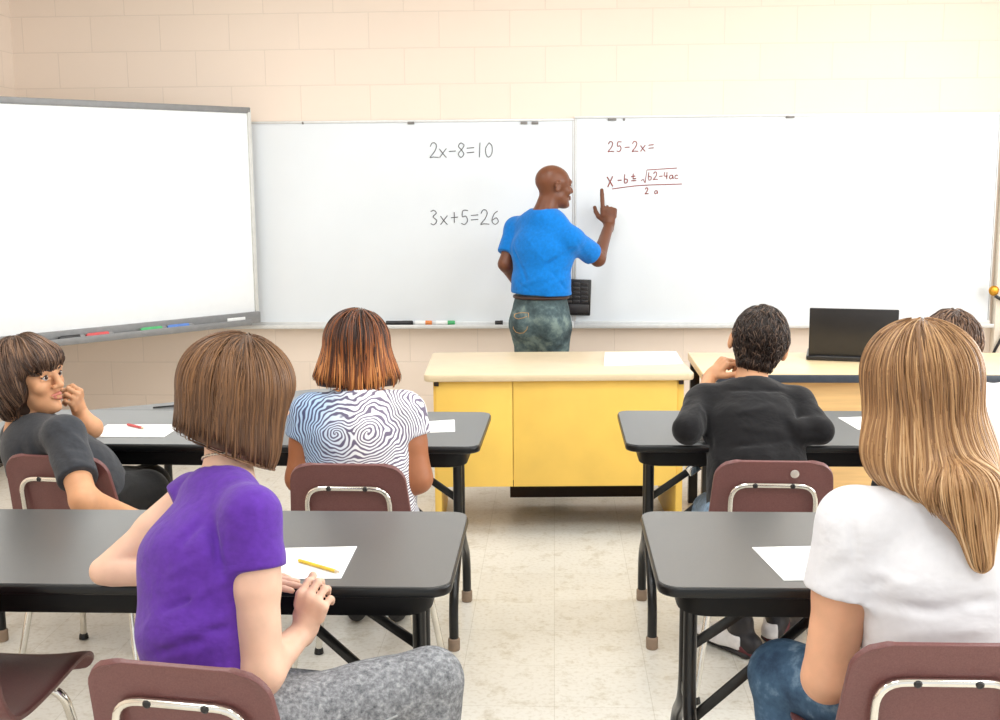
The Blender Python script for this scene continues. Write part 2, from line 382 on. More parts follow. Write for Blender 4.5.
table((-.228-TW/2, 2.68, 0), 0, 'black folding table with the yellow pencil, under the purple shirt girl\'s elbow')
table((.24+TW/2, 4.05, 0), 0, 'black folding table under the black sweatshirt boy\'s elbows')
table((.228+TW/2, 2.695, 0), 0, 'black folding table directly before the blonde girl')

# plastic shell chairs
k = N('mauve_plastic'); k.b.inputs['Roughness'].default_value = .38
mp = k.coord(); no = k.n('ShaderNodeTexNoise', Scale=320., Detail=3.); k.l(mp, 0, no, 'Vector')
r = k.ramp([(.3, (108, 67, 65)), (.7, (121, 78, 75))]); k.l(no, 'Fac', r, 'Fac'); k.l(r, 'Color', k.b, 'Base Color'); k.bump(no, 'Fac', .25, .001)
M_SHELL = k.m
M_SPOT = mat('silver_sticker', (214, 205, 196), .3, .4)
def make_chair():
    e = empty('classroom_chair', (0, 0, 0), 'x', 'chair', 'mauve plastic shell chairs')
    prof = smooth_path([(0, .215, .405), (0, .205, .44), (0, .16, .452), (0, .02, .437), (0, -.1, .432), (0, -.165, .45), (0, -.195, .50), (0, -.205, .57), (0, -.222, .66), (0, -.24, .74), (0, -.252, .79)], 5)
    n = len(prof); cum = [0]
    for i in range(1, n): cum.append(cum[-1]+(prof[i]-prof[i-1]).length)
    Lg = cum[-1]; NU = 33; vs = []; fs = []
    for i, p in enumerate(prof):
        s = cum[i]; back = max(0, min(1, (p.z-.45)/.34)) if p.y < -.15 else 0
        w = .196 if p.y > -.12 else .199-.028*back
        r = .055
        if s > Lg-r: w -= r-math.sqrt(max(0, r*r-(s-(Lg-r))**2))
        if s < r*.8: rr = r*.8; w -= rr-math.sqrt(max(0, rr*rr-(rr-s)**2))
        t = (prof[min(i+1, n-1)]-prof[max(i-1, 0)]).normalized(); nn = Vector((0, t.z, -t.y)).normalized()  # towards the sitter
        if nn.z < 0 and p.y > -.1: nn = -nn
        if p.y <= -.1 and nn.y < 0: nn = -nn
        for j in range(NU):
            u = -1+2*j/(NU-1); cv = (abs(u)**2.6)*(.02*(1-back) if p.y < -.12 else .018)
            ed = max(0, (abs(u)-.9)/.1)
            q = Vector((u*w, p.y, p.z))+nn*(cv-.004*ed); vs.append(q)
    for i in range(n-1):
        for j in range(NU-1): fs.append((i*NU+j, i*NU+j+1, (i+1)*NU+j+1, (i+1)*NU+j))
    m = MB().add(vs, fs, True); sh = m.build('shell', M_SHELL, e, angle=180)
    md = sh.modifiers.new('thick', 'SOLIDIFY'); md.thickness = .011; md.offset = 0; md.use_even_offset = True
    bv = sh.modifiers.new('round', 'BEVEL'); bv.width = .004; bv.segments = 2; bv.limit_method = 'ANGLE'; bv.angle_limit = math.radians(50)
    # chrome loop up the back, running under the seat
    hw = .125
    pts = fillet([(-hw, .12, .405), (-hw, -.15, .405), (-hw-.002, -.212, .47), (-hw, -.228, .58), (-hw, -.249, .715), (hw, -.249, .715), (hw, -.228, .58), (hw+.002, -.212, .47), (hw, -.15, .405), (hw, .12, .405)], .055, 7)
    lp = MB().tube(pts, .0085, 12).build('back_loop', M_CHR, e)
    for x in (-.055, .055): MB().lathe([(.007, 0), (.008, .002), (.005, .005)], 12, Matrix.Translation((x, -.256, .715)) @ Matrix.Rotation(math.radians(90), 4, 'X')).build('bolt', M_BLACKP, lp)
    for sx in (-1, 1):
        for sy in (-1, 1):
            pts = fillet([(sx*.06, sy*.125-.01, .408), (sx*.16, sy*.13-.01, .40), (sx*.215, sy*.2-.01, .02)], .05, 6)
            l = MB().tube(pts, .0115, 12).build('leg', M_CHR, e)
            MB().lathe([(.012, 0), (.017, .003), (.015, .018), (.012, .024)], 12, Matrix.Translation((sx*.215, sy*.2-.01, 0))).build('glide', M_STEEL, l)
    for sy in (-1, 1): MB().tube([(-.15, sy*.125-.01, .408), (.15, sy*.125-.01, .408)], .009, 10).build('seat_rail', M_CHR, e)
    return e
chair0 = make_chair(); first = [True]
def chair(loc, deg, label):
    o = chair0 if first[0] else copy_tree(chair0)
    first[0] = False; o.location = loc; o.rotation_euler = (0, 0, math.radians(deg)); o['label'] = label
    return o
def chair_at(u0, u1, v, Y, deg, label):
    """chair whose back rim is centred between u0,u1"""
    p = PZ((u0+u1)/2, v, .793); s = math.radians(deg)
    off = Vector((0, -.25, 0)); off.rotate(Matrix.Rotation(s, 3, 'Z'))
    return chair((p.x-off.x, p.y-off.y, 0), deg, label)
c_purple = chair_at(78, 272, 663, 2.02, -9, 'mauve plastic chair under the girl in the purple shirt')
c_white = chair_at(848, 1052, 642, 2.0, 0, 'mauve plastic chair under the blonde girl in the white shirt')
c_print = chair_at(288, 405, 463, 3.47, -2, 'mauve plastic chair under the girl in the swirl print shirt')
c_boy = chair_at(715, 834, 460, 3.5, -2, 'mauve plastic chair with silver spot, under the boy in the black sweatshirt')
c_turn = chair_at(3, 106, 455, 3.45, -8, 'mauve plastic chair under the boy in the grey shirt')
c_far = chair_at(915, 1015, 455, 3.62, 0, 'mauve plastic chair hidden behind the blonde girl')
cp = PZ(88, 657, .45); co = Vector((.19, .2, 0)); co.rotate(Matrix.Rotation(math.radians(-4), 3, 'Z'))
c_empty = chair((cp.x-co.x, cp.y-co.y, 0), -4, 'empty mauve plastic chair beside the girl in the purple shirt')
p = PZ(798, 474, .748)
sp = MB().lathe([(.013, 0), (.013, .002), (.008, .004)], 14, Matrix.Translation((.06, -.2525, .752)) @ Matrix.Rotation(math.radians(98), 4, 'X')).build('spot', M_SPOT, c_boy)

# yellow teacher's desk
M_YEL = mat('yellow_paint', (249, 206, 98), .45, var=.02, scale=6); M_DTOP = mat('beige_laminate', (226, 205, 170), .35, var=.02, scale=8)
M_DARK = mat('dark_brown', (48, 34, 28), .5)
da = math.radians(6.2)*0+math.atan2(.09, 1.196)
dc = Vector((.006, 5.40, 0))
e = empty('teacher_desk', dc, 'yellow panelled teacher desk with cream top, standing before the whiteboards', 'desk', rotz=da*.6)
DW, DD, DZ = 1.215, .68, .76
MB().prism(rrect(DW, DD, .03), DZ-.034, DZ, .008).build('desktop', M_DTOP, e)
m = MB(); FY = -DD/2+.045
MB().box((-DW/2+.05+.175, FY, .48), (.347, .02, .495), .0015).build('front_panel', M_YEL, e)
MB().box((.165, FY, .48), (.742, .02, .495), .0015).build('front_panel', M_YEL, e)
for sx in (-1, 1):
    MB().box((sx*(DW/2-.055), 0, .362), (.03, DD-.09, .724), .002).build('side_panel', M_YEL, e)
    b = MB().box((sx*(DW/2-.055), FY-.012, .712), (.022, .012, .018), .003).build('corner_bolt', M_DARK, e)
MB().box((-DW/2+.25, .04, .48), (.34, DD-.16, .48), .004).build('drawer_pedestal', M_YEL, e)
MB().box((.14, .2, .38), (.72, .014, .68), .002).build('back_panel', M_DARK, e)
def sheet(poly_uv, z, label, group='sheets of paper on the tables', name='paper_sheet', th=.0016):
    pts = [PZ(u, v, z) for u, v in poly_uv]; c = sum(pts, Vector())/len(pts)
    m = MB().prism([((p-c).x, (p-c).y) for p in pts], 0, th); o = m.build(name, M_SHEET, None, (c.x, c.y, z+.0003))
    return tag(o, label, 'paper', group)
sheet([(604, 366), (683, 364), (676, 352.5), (605, 353.5)], DZ, 'white papers lying on the yellow desk', th=.006)
sheet([(93, 437), (164, 437.5), (183, 425), (107, 425)], TH_, 'white sheet under the red pencil')
sheet([(428, 433), (455, 432), (454.5, 420), (426, 422)], TH_, 'small white sheet beside the girl in the swirl print shirt')
sheet([(262, 580), (341, 579), (357, 547), (272, 549)], TH_, 'white sheet under the yellow pencil')
sheet([(684, 443), (704, 442), (800, 441.5), (798, 425), (700, 426)], TH_, 'white sheet under the black sweatshirt boy\'s arms')
sheet([(838, 418), (858, 430), (930, 429), (900, 416)], TH_, 'white sheet between the black sweatshirt and the blonde hair')
sheet([(752, 548), (784, 581), (880, 580), (850, 546)], TH_, 'white sheet on the table beside the blonde girl\'s white sleeve')
def pencil(u0, v0, u1, v1, z, m, label, r=.0042):
    a, b = PZ(u0, v0, z), PZ(u1, v1, z); d = b-a; L = d.length
    e = empty('pencil', (a.x, a.y, z+r), label, 'pencil', 'pencils on paper', math.atan2(d.y, d.x))
    X = Matrix.Rotation(math.radians(90), 4, 'Y')
    MB().lathe([(r, 0), (r, L*.9)], 6, X).build('shaft', m, e, angle=20)
    MB().lathe([(r, L*.9), (r*.3, L*.98)], 12, X).build('sharpened_tip', M_DTOP, e); MB().lathe([(r*.3, L*.98), (r*.05, L)], 10, X).build('lead', M_BLACKP, e)
pencil(299, 562, 340, 574, TH_+.0022, mat('yellow_lacquer', (250, 205, 40), .35), 'yellow pencil lying on a white sheet near the purple shirt girl')
pencil(128, 425.8, 144, 429.5, TH_+.0022, M_RED, 'red pencil lying on a white sheet near the boy in grey', .005)

# side bench with the laptop
M_MAPLE = mat('maple_veneer', (232, 190, 130), .4, var=.05, scale=3, stretch=(1, 1, 14)); M_BTOP = mat('pale_worktop', (240, 214, 170), .3, var=.03, scale=4)
M_SLATE = mat('slate_edge', (60, 66, 76), .4)
bx0, bx1, by0, by1 = .66, 2.3, 5.05, 5.70
e = empty('side_bench', ((bx0+bx1)/2, (by0+by1)/2, 0), 'maple side bench with slate edge carrying the black laptop', 'bench', rotz=math.radians(-.5))
w_, d_ = bx1-bx0, by1-by0
MB().box((0, 0, .742), (w_-.01, d_-.01, .036), .002).build('worktop', M_BTOP, e)
rim = MB(); rim.box((0, -d_/2, .74), (w_, .018, .034), .003); rim.build('edge_strip', M_SLATE, e)
MB().box((.03, -d_/2+.06, .42), (w_-.16, .02, .6), .002).build('front_panel', M_MAPLE, e)
for x in (-w_/2+.035, w_/2-.035):
    for y in (-d_/2+.05, d_/2-.05): MB().box((x, y, .362), (.045, .045, .724), .003).build('leg', M_STEEL, e)
lm = P(853, 362, 5.40)
e = empty('laptop', (lm.x, 5.42, .7615), 'open black laptop seen from behind on the side bench', 'laptop', rotz=math.radians(-14))
MB().prism(rrect(.42, .27, .015, 4, 0, .12), 0, .02, .003).build('base', M_BLACKP, e)
Mt = Matrix.Rotation(math.radians(7), 3, 'X')
MB().box((0, -.012+.0, .134), (.40, .012, .236), .005, Mt).build('lid', mat('black_lid', (33, 31, 31), .38, var=.05), e)
MB().tube([(-.17, -.008, .016), (.17, -.008, .016)], .008, 10).build('hinge', M_BLACKP, e)
# angled grey side table just behind the table with the red pencil
M_GLAM = mat('grey_laminate', (128, 130, 132), .3, var=.04, scale=200, spec=.8)
e = empty('side_table', (-1.35, 4.5, 0), 'grey topped side table with an angled edge, behind the red pencil\'s table', 'table')
poly = [(-1.815, 4.352), (-1.0, 4.352), (-.93, 4.42), (-.93, 4.81), (-.97, 4.83), (-1.04, 4.80)]
MB().prism([(x+1.35, y-4.5) for x, y in poly], .715, .738, .004).build('tabletop', M_GLAM, e)
for x, y in ((-1.55, 4.41), (-1.02, 4.42), (-1.02, 4.74)): MB().tube([(x+1.35, y-4.5, .715), (x+1.35, y-4.5, 0)], .016, 12).build('leg', M_STEEL, e)
a, b = Vector((-1.585, 4.372, .742)), Vector((-1.44, 4.447, .742)); d = b-a
e = empty('ballpoint_pen', a, 'thin black pen lying on the angled grey side table', 'pen', None, math.atan2(d.y, d.x))
X = Matrix.Rotation(math.radians(90), 4, 'Y'); MB().lathe([(.003, 0), (.0035, .004), (.0035, d.length*.9)], 10, X).build('barrel', M_BLACKP, e); MB().lathe([(.0035, d.length*.9), (.0015, d.length)], 10, X).build('tip', M_ALU, e)
# ------------------------------------------------------------------ bodies: smooth implicit surfaces meshed on a grid
V = lambda *a: np.array(a, dtype=float)
def nv(v): v = np.asarray(v, float); return v/np.linalg.norm(v)
def A(v): return np.array([v[0], v[1], v[2]], float)
def frame(fwd, up):
    """columns: right, forward, up"""
    u = nv(up); f = np.asarray(fwd, float); f = nv(f-u*(f@u)); return np.stack([np.cross(f, u), f, u], 1)
class Prim:
    def __init__(s, lo, hi, fn): s.lo, s.hi, s.fn = np.asarray(lo), np.asarray(hi), fn
def cap(p0, p1, r0, r1, cut=None):
    p0, p1 = A(p0), A(p1); d = p1-p0; L2 = d@d+1e-12; rm = max(r0, r1)
    def fn(x, y, z):
        t = np.clip(((x-p0[0])*d[0]+(y-p0[1])*d[1]+(z-p0[2])*d[2])/L2, 0, 1)
        q = np.sqrt((x-p0[0]-t*d[0])**2+(y-p0[1]-t*d[1])**2+(z-p0[2]-t*d[2])**2)-(r0+(r1-r0)*t)
        if cut is not None:
            c, n = cut; q = np.maximum(q, (x-c[0])*n[0]+(y-c[1])*n[1]+(z-c[2])*n[2])
        return q
    return Prim(np.minimum(p0, p1)-rm, np.maximum(p0, p1)+rm, fn)
def ell(p0, p1, ab0, ab1, side, cut=None, pw=2.0):
    """elliptic cone from p0 to p1: (half width along side, half depth) at each end, rounded caps"""
    p0, p1 = A(p0), A(p1); ax = p1-p0; L = np.linalg.norm(ax)+1e-9; ax = ax/L
    sd = A(side); sd = nv(sd-ax*(sd@ax)); fd = np.cross(ax, sd); rm = max(*ab0, *ab1)
    def fn(x, y, z):
        X, Y, Z = x-p0[0], y-p0[1], z-p0[2]
        h = X*ax[0]+Y*ax[1]+Z*ax[2]; t = np.clip(h/L, 0, 1); a = ab0[0]+(ab1[0]-ab0[0])*t; b = ab0[1]+(ab1[1]-ab0[1])*t
        s = X*sd[0]+Y*sd[1]+Z*sd[2]; f = X*fd[0]+Y*fd[1]+Z*fd[2]; e = h-t*L; m = np.minimum(a, b)
        if pw == 2: q = (np.sqrt((s/a)**2+(f/b)**2+(e/m)**2)-1)*m
        else: q = ((np.abs(s/a)**pw+np.abs(f/b)**pw+np.abs(e/m)**pw)**(1/pw)-1)*m
        if cut is not None:
            c, n = cut; q = np.maximum(q, (x-c[0])*n[0]+(y-c[1])*n[1]+(z-c[2])*n[2])
        return q
    return Prim(np.minimum(p0, p1)-rm, np.maximum(p0, p1)+rm, fn)
def eld(c, r, R=None):
    """ellipsoid with axes of frame R"""
    c = A(c); R = np.eye(3) if R is None else R; rm = max(r)
    def fn(x, y, z):
        X, Y, Z = x-c[0], y-c[1], z-c[2]; q = 0; g = 0
        for i in range(3):
            w = X*R[0, i]+Y*R[1, i]+Z*R[2, i]; q = q+(w/r[i])**2; g = g+(w/r[i]**2)**2
        k0 = np.sqrt(q); return k0*(k0-1)/np.maximum(np.sqrt(g), 1e-6)
    return Prim(c-rm, c+rm, fn)
def rbox(c, h, R, r=.01):
    c = A(c); rm = float(np.linalg.norm(h))
    def fn(x, y, z):
        X, Y, Z = x-c[0], y-c[1], z-c[2]; o = 0; ins = None
        for i in range(3):
            w = np.abs(X*R[0, i]+Y*R[1, i]+Z*R[2, i])-(h[i]-r); o = o+np.maximum(w, 0)**2; ins = w if ins is None else np.maximum(ins, w)
        return np.sqrt(o)+np.minimum(ins, 0)-r
    return Prim(c-rm, c+rm, fn)
_wr = np.random.RandomState(3); _WD = _wr.normal(size=(10, 3)); _WD /= np.linalg.norm(_WD, axis=1)[:, None]; _WP = _wr.uniform(0, 6.28, 10)
def wob(x, y, z, f):
    """soft crumple field in about -1..1"""
    u = x+.35/f*np.sin(f*.7*(y+z)+1.3); v = y+.35/f*np.sin(f*.8*(x-z)+.4); w = z+.3/f*np.sin(f*.6*(x+y)+2.1); o = 0
    for i in range(5): o = o+np.sin(f*(1+.33*i)*(u*_WD[i, 0]+v*_WD[i, 1]+w*_WD[i, 2]*1.6)+_WP[i])/(1+.25*i)
    return o/3.2
class Field:
    def __init__(s, h): s.h = h; s.ops = []
    def add(s, p, k=.012): s.ops.append(('a', p, k)); return s
    def sub(s, p, k=.004): s.ops.append(('s', p, k)); return s
    def cut(s, c, n, k=.0): s.ops.append(('c', (A(c), nv(n)), k)); return s
    def dis(s, fn): s.ops.append(('d', fn, 0)); return s
    def bake(s, pad=.03, far=.3):
        ps = [o[1] for o in s.ops if o[0] == 'a']; lo = np.min([p.lo for p in ps], 0)-pad; hi = np.max([p.hi for p in ps], 0)+pad
        h = s.h; n = np.ceil((hi-lo)/h).astype(int)+1; s.lo = lo
        ax = [(lo[i]+h*np.arange(n[i])).astype(np.float32) for i in range(3)]; d = np.full(n, far, np.float32)
        for typ, p, k in s.ops:
            if typ in 'as':
                m = k+3*h+ (pad if pad > .03 else 0); a = np.maximum(np.floor((p.lo-m-lo)/h).astype(int), 0); b = np.minimum(np.ceil((p.hi+m-lo)/h).astype(int)+1, n)
                if np.any(b <= a): continue
                sl = tuple(slice(a[i], b[i]) for i in range(3))
                q = p.fn(ax[0][sl[0]][:, None, None], ax[1][sl[1]][None, :, None], ax[2][sl[2]][None, None, :]); e = d[sl]
                if typ == 's':
                    q = -q
                    if k > 0: t = np.clip(.5-.5*(e-q)/k, 0, 1); d[sl] = e+(q-e)*t+k*t*(1-t)
                    else: d[sl] = np.maximum(e, q)
                else:
                    if k > 0: t = np.clip(.5+.5*(e-q)/k, 0, 1); d[sl] = e+(q-e)*t-k*t*(1-t)
                    else: d[sl] = np.minimum(e, q)
            elif typ == 'c':
                c, nn = p; q = (ax[0][:, None, None]-c[0])*nn[0]+(ax[1][None, :, None]-c[1])*nn[1]+(ax[2][None, None, :]-c[2])*nn[2]
                if k > 0: t = np.clip(.5-.5*(d-q)/k, 0, 1); d = d+(q-d)*t+k*t*(1-t)
                else: d = np.maximum(d, q)
            else:
                d = d+p(ax[0][:, None, None], ax[1][None, :, None], ax[2][None, None, :])
        s.d = d.astype(np.float32); return s
    def sample(s, p):
        g = (p-s.lo)/s.h; n = np.array(s.d.shape); i = np.clip(np.floor(g).astype(int), 0, n-2); f = np.clip(g-i, 0, 1); o = 0
        for a in (0, 1):
            for b in (0, 1):
                for c in (0, 1):
                    w = (f[:, 0] if a else 1-f[:, 0])*(f[:, 1] if b else 1-f[:, 1])*(f[:, 2] if c else 1-f[:, 2]); o = o+w*s.d[i[:, 0]+a, i[:, 1]+b, i[:, 2]+c]
        return o
    def grad(s, p):
        e = s.h*.8; g = np.stack([s.sample(p+e*np.eye(3)[i])-s.sample(p-e*np.eye(3)[i]) for i in range(3)], 1); return g/(np.linalg.norm(g, axis=1)[:, None]+1e-9)
    def mesh(s, smooth=2):
        d = s.d; nx, ny, nz = d.shape; S = d < 0; c = np.zeros((nx-1, ny-1, nz-1), np.int8)
        offs = [(a, b, e) for a in (0, 1) for b in (0, 1) for e in (0, 1)]
        for a, b, e in offs: c += S[a:nx-1+a, b:ny-1+b, e:nz-1+e]
        act = (c > 0) & (c < 8); I = np.argwhere(act); idx = -np.ones(act.shape, np.int64); idx[act] = np.arange(len(I))
        cs = {o: d[I[:, 0]+o[0], I[:, 1]+o[1], I[:, 2]+o[2]] for o in offs}; acc = np.zeros((len(I), 3)); cnt = np.zeros(len(I))
        for o in offs:
            for axis in range(3):
                if o[axis] == 0:
                    o2 = list(o); o2[axis] = 1; o2 = tuple(o2); da, db = cs[o], cs[o2]; m = (da < 0) != (db < 0); t = da[m]/(da[m]-db[m])
                    q = np.tile(np.array(o, float), (m.sum(), 1)); q[:, axis] = t; acc[m] += q; cnt[m] += 1
        v = s.lo+s.h*(I+acc/cnt[:, None]); F = []
        for axis in range(3):
            n1, n2 = (axis+1) % 3, (axis+2) % 3; sa = [slice(None)]*3; sb = [slice(None)]*3; sa[axis] = slice(0, -1); sb[axis] = slice(1, None)
            E = np.argwhere(S[tuple(sa)] != S[tuple(sb)]); E = E[(E[:, n1] > 0) & (E[:, n2] > 0) & (E[:, n1] < d.shape[n1]-1) & (E[:, n2] < d.shape[n2]-1)]
            fl = S[E[:, 0], E[:, 1], E[:, 2]]; q = []
            for u, w in ((-1, -1), (0, -1), (0, 0), (-1, 0)):
                e = E.copy(); e[:, n1] += u; e[:, n2] += w; q.append(idx[e[:, 0], e[:, 1], e[:, 2]])
            q = np.stack(q, 1); q[~fl] = q[~fl][:, ::-1]; F.append(q)
        F = np.concatenate(F); F = F[(F >= 0).all(1)]
        for _ in range(smooth):
            ac = np.zeros_like(v); n = np.zeros(len(v))
            for a, b in ((0, 1), (1, 2), (2, 3), (3, 0)):
                for i in range(3):
                    ac[:, i] += np.bincount(F[:, a], v[F[:, b], i], len(v))+np.bincount(F[:, b], v[F[:, a], i], len(v))
                n += np.bincount(F[:, a], minlength=len(v))+np.bincount(F[:, b], minlength=len(v))
            v = v*.5+.5*ac/np.maximum(n, 1)[:, None]
        return v, F
def np_mesh(name, v, F, m, parent=None, base=None, tint=None):
    b = np.zeros(3) if base is None else A(base); me = bpy.data.meshes.new(name); k = F.shape[1]
    me.vertices.add(len(v)); me.vertices.foreach_set('co', (v-b).astype(np.float32).ravel())
    me.loops.add(F.size); me.loops.foreach_set('vertex_index', F.astype(np.int32).ravel())
    me.polygons.add(len(F)); me.polygons.foreach_set('loop_start', np.arange(0, F.size, k, dtype=np.int32))
    me.polygons.foreach_set('loop_total', np.full(len(F), k, np.int32)); me.update(calc_edges=True)
    me.polygons.foreach_set('use_smooth', np.ones(len(F), bool))
    if tint is not None:
        at = me.attributes.new('tint', 'FLOAT', 'POINT'); at.data.foreach_set('value', tint.astype(np.float32))
    me.materials.append(m); o = bpy.data.objects.new(name, me); COL.objects.link(o)
    if parent is not None: o.parent = parent
    else: o.location = b
    return o
def fmesh(name, F, m, parent=None, base=None, smooth=2):
    v, q = F.bake().mesh(smooth); return np_mesh(name, v, q, m, parent, base)
def tubes(paths, rad, seg=4):
    """paths (n,m,3), rad (n,m) -> verts, quads"""
    n, m, _ = paths.shape; t = np.gradient(paths, axis=1); t /= np.linalg.norm(t, axis=2)[..., None]+1e-9
    ax = np.array([[1., .1, .05], [.05, 1., .1], [.1, .05, 1.]]); ax /= np.linalg.norm(ax, axis=1)[:, None]; ref = ax[np.argmin(np.abs(np.einsum('nmi,ki->nmk', t, ax)).max(1), axis=1)][:, None, :]*np.ones((1, m, 1))
    a = np.cross(t, ref); a /= np.linalg.norm(a, axis=2)[..., None]+1e-9; b = np.cross(t, a)
    vs = np.stack([paths+(a*math.cos(2*PI*k/seg)+b*math.sin(2*PI*k/seg))*rad[..., None] for k in range(seg)], 2).reshape(-1, 3)
    i = (np.arange(n)[:, None, None]*m+np.arange(m-1)[None, :, None])*seg; k = np.arange(seg)[None, None, :]; k2 = (k+1) % seg
    q = np.stack([i+k, i+k2, i+seg+k2, i+seg+k], -1).reshape(-1, 4); return vs, q
def hair_strands(F, roots, comb, steps, stepl, off, grav=V(0, 0, -1), rnd=.12, rs=None):
    """comb strands over the surface F from roots: returns (n,steps,3)"""
    rs = rs or np.random.RandomState(1); p = roots.copy(); n = len(p); out = []; jit = rs.normal(size=(n, 3))*rnd; offs = off*rs.uniform(.2, 1.2, n)
    d = comb.copy()
    for i in range(steps):
        g = F.grad(p); s = F.sample(p); p = p-np.clip(s-offs, -.02, .02)[:, None]*g; out.append(p.copy())
        w = min(1, i/5.); t = (1-w)*d+w*(grav+.25*d)+jit*.5
        t = t-g*np.minimum((t*g).sum(1), 0)[:, None]*1.0-g*np.maximum((t*g).sum(1), 0)[:, None]*.6; t /= np.linalg.norm(t, axis=1)[:, None]+1e-9
        p = p+t*stepl
    return np.stack(out, 1)

def folds(F, lst):
    """cloth ridges (amp > 0) or creases (amp < 0): (p0, p1, amp, width)"""
    def fn(x, y, z):
        o = 0
        for p0, p1, amp, w in lst:
            p0, p1 = A(p0), A(p1); d = p1-p0; L2 = d@d+1e-9; t = np.clip(((x-p0[0])*d[0]+(y-p0[1])*d[1]+(z-p0[2])*d[2])/L2, 0, 1)
            q = (x-p0[0]-t*d[0])**2+(y-p0[1]-t*d[1])**2+(z-p0[2]-t*d[2])**2
            o = o-amp*np.exp(-q/w**2)*np.sin(PI*np.clip(t*.86+.07, 0, 1))
        return o
    F.dis(fn); return F
def hit(F, u, v):
    """where the line of sight through (u,v) meets the surface F (a real point on the cloth)"""
    d = np.array(ray(u, v)); o = np.array(CC); c = F.lo+np.array(F.d.shape)*F.h/2; R_ = np.linalg.norm(np.array(F.d.shape)*F.h)/2; t0 = max(.3, (c-o)@d/(d@d)-R_); t = t0+np.arange(0, 2*R_, .003)
    p = o+t[:, None]*d; q = F.sample(p); ins = np.all((p > F.lo) & (p < F.lo+(np.array(F.d.shape)-1)*F.h), 1) & (q < 0); k = np.argmax(ins)
    return p[k] if ins.any() else None
def pixel_folds(F, lst):
    if not lst: return F
    F.bake(); o = []
    for u0, v0, u1, v1, amp, w in lst:
        a, b = hit(F, u0, v0), hit(F, u1, v1)
        if a is not None and b is not None: m = hit(F, (u0+u1)/2, (v0+v1)/2); o += [(a, m, amp, w), (m, b, amp, w)] if m is not None and np.linalg.norm(b-a) > .12 else [(a, b, amp, w)]
    return folds(F, o)
# ------------------------------------------------------------------ anatomy
def hand(F, wrist, d, palm, curls, thumb=(.5, .6), s=1.0, side=1, spread=.06, lens=(.072, .080, .074, .058), k=.006, tdir=None, fr_=1.0):
    """d: from wrist to knuckles, palm: palm normal; side +1 = thumb on the side palm x d"""
    w = A(wrist); d = nv(d); pn = A(palm); pn = nv(pn-d*(pn@d)); x = np.cross(pn, d)*side   # x: towards the thumb
    kn = w+d*.082*s
    F.add(ell(w+d*.012*s, w+d*.074*s, (.027*s, .015*s), (.038*s, .0125*s), x), .012)
    F.add(cap(w-d*.02*s, w+d*.02*s, .023*s, .024*s), .012)
    for i in range(4):
        r = (.0088*fr_, .0092, .0087, .0076)[i]*s; q = kn+x*(.030-.0195*i)*s-d*(.004, 0, .004, .012)[i]*s
        a = nv(d+x*(1.5-i)*spread); c = curls[i]; L = lens[i]*s; th = 0
        F.add(cap(q-d*.03*s, q, r*1.05, r*1.12), k)
        for j, fr in enumerate((.45, .31, .24)):
            th += c*(.9, 1.1, .8)[j] if np.isscalar(c) else c[j]
            q2 = q+(a*math.cos(th)+pn*math.sin(th))*L*fr; F.add(cap(q, q2, r*(1-.06*j), r*(.95-.07*j)), .003 if j else .004); q = q2
    q = w+d*.022*s+x*.024*s+pn*.006*s; a = nv(d*.62+x*.75+pn*.3*thumb[0]) if tdir is None else nv(d*tdir[0]+x*tdir[1]+pn*tdir[2]); r = .0115*s
    for j, (L, rr) in enumerate(((.034, 1.15), (.03, 1.), (.024, .88))):
        F.add(cap(q, q+a*L*s, r*rr, r*rr*.92), .008 if j == 0 else .003); q = q+a*L*s
        a = nv(a*math.cos(thumb[1]*.55)+(d*.75+pn*.5*thumb[0]-x*.35)*math.sin(thumb[1]*.55))
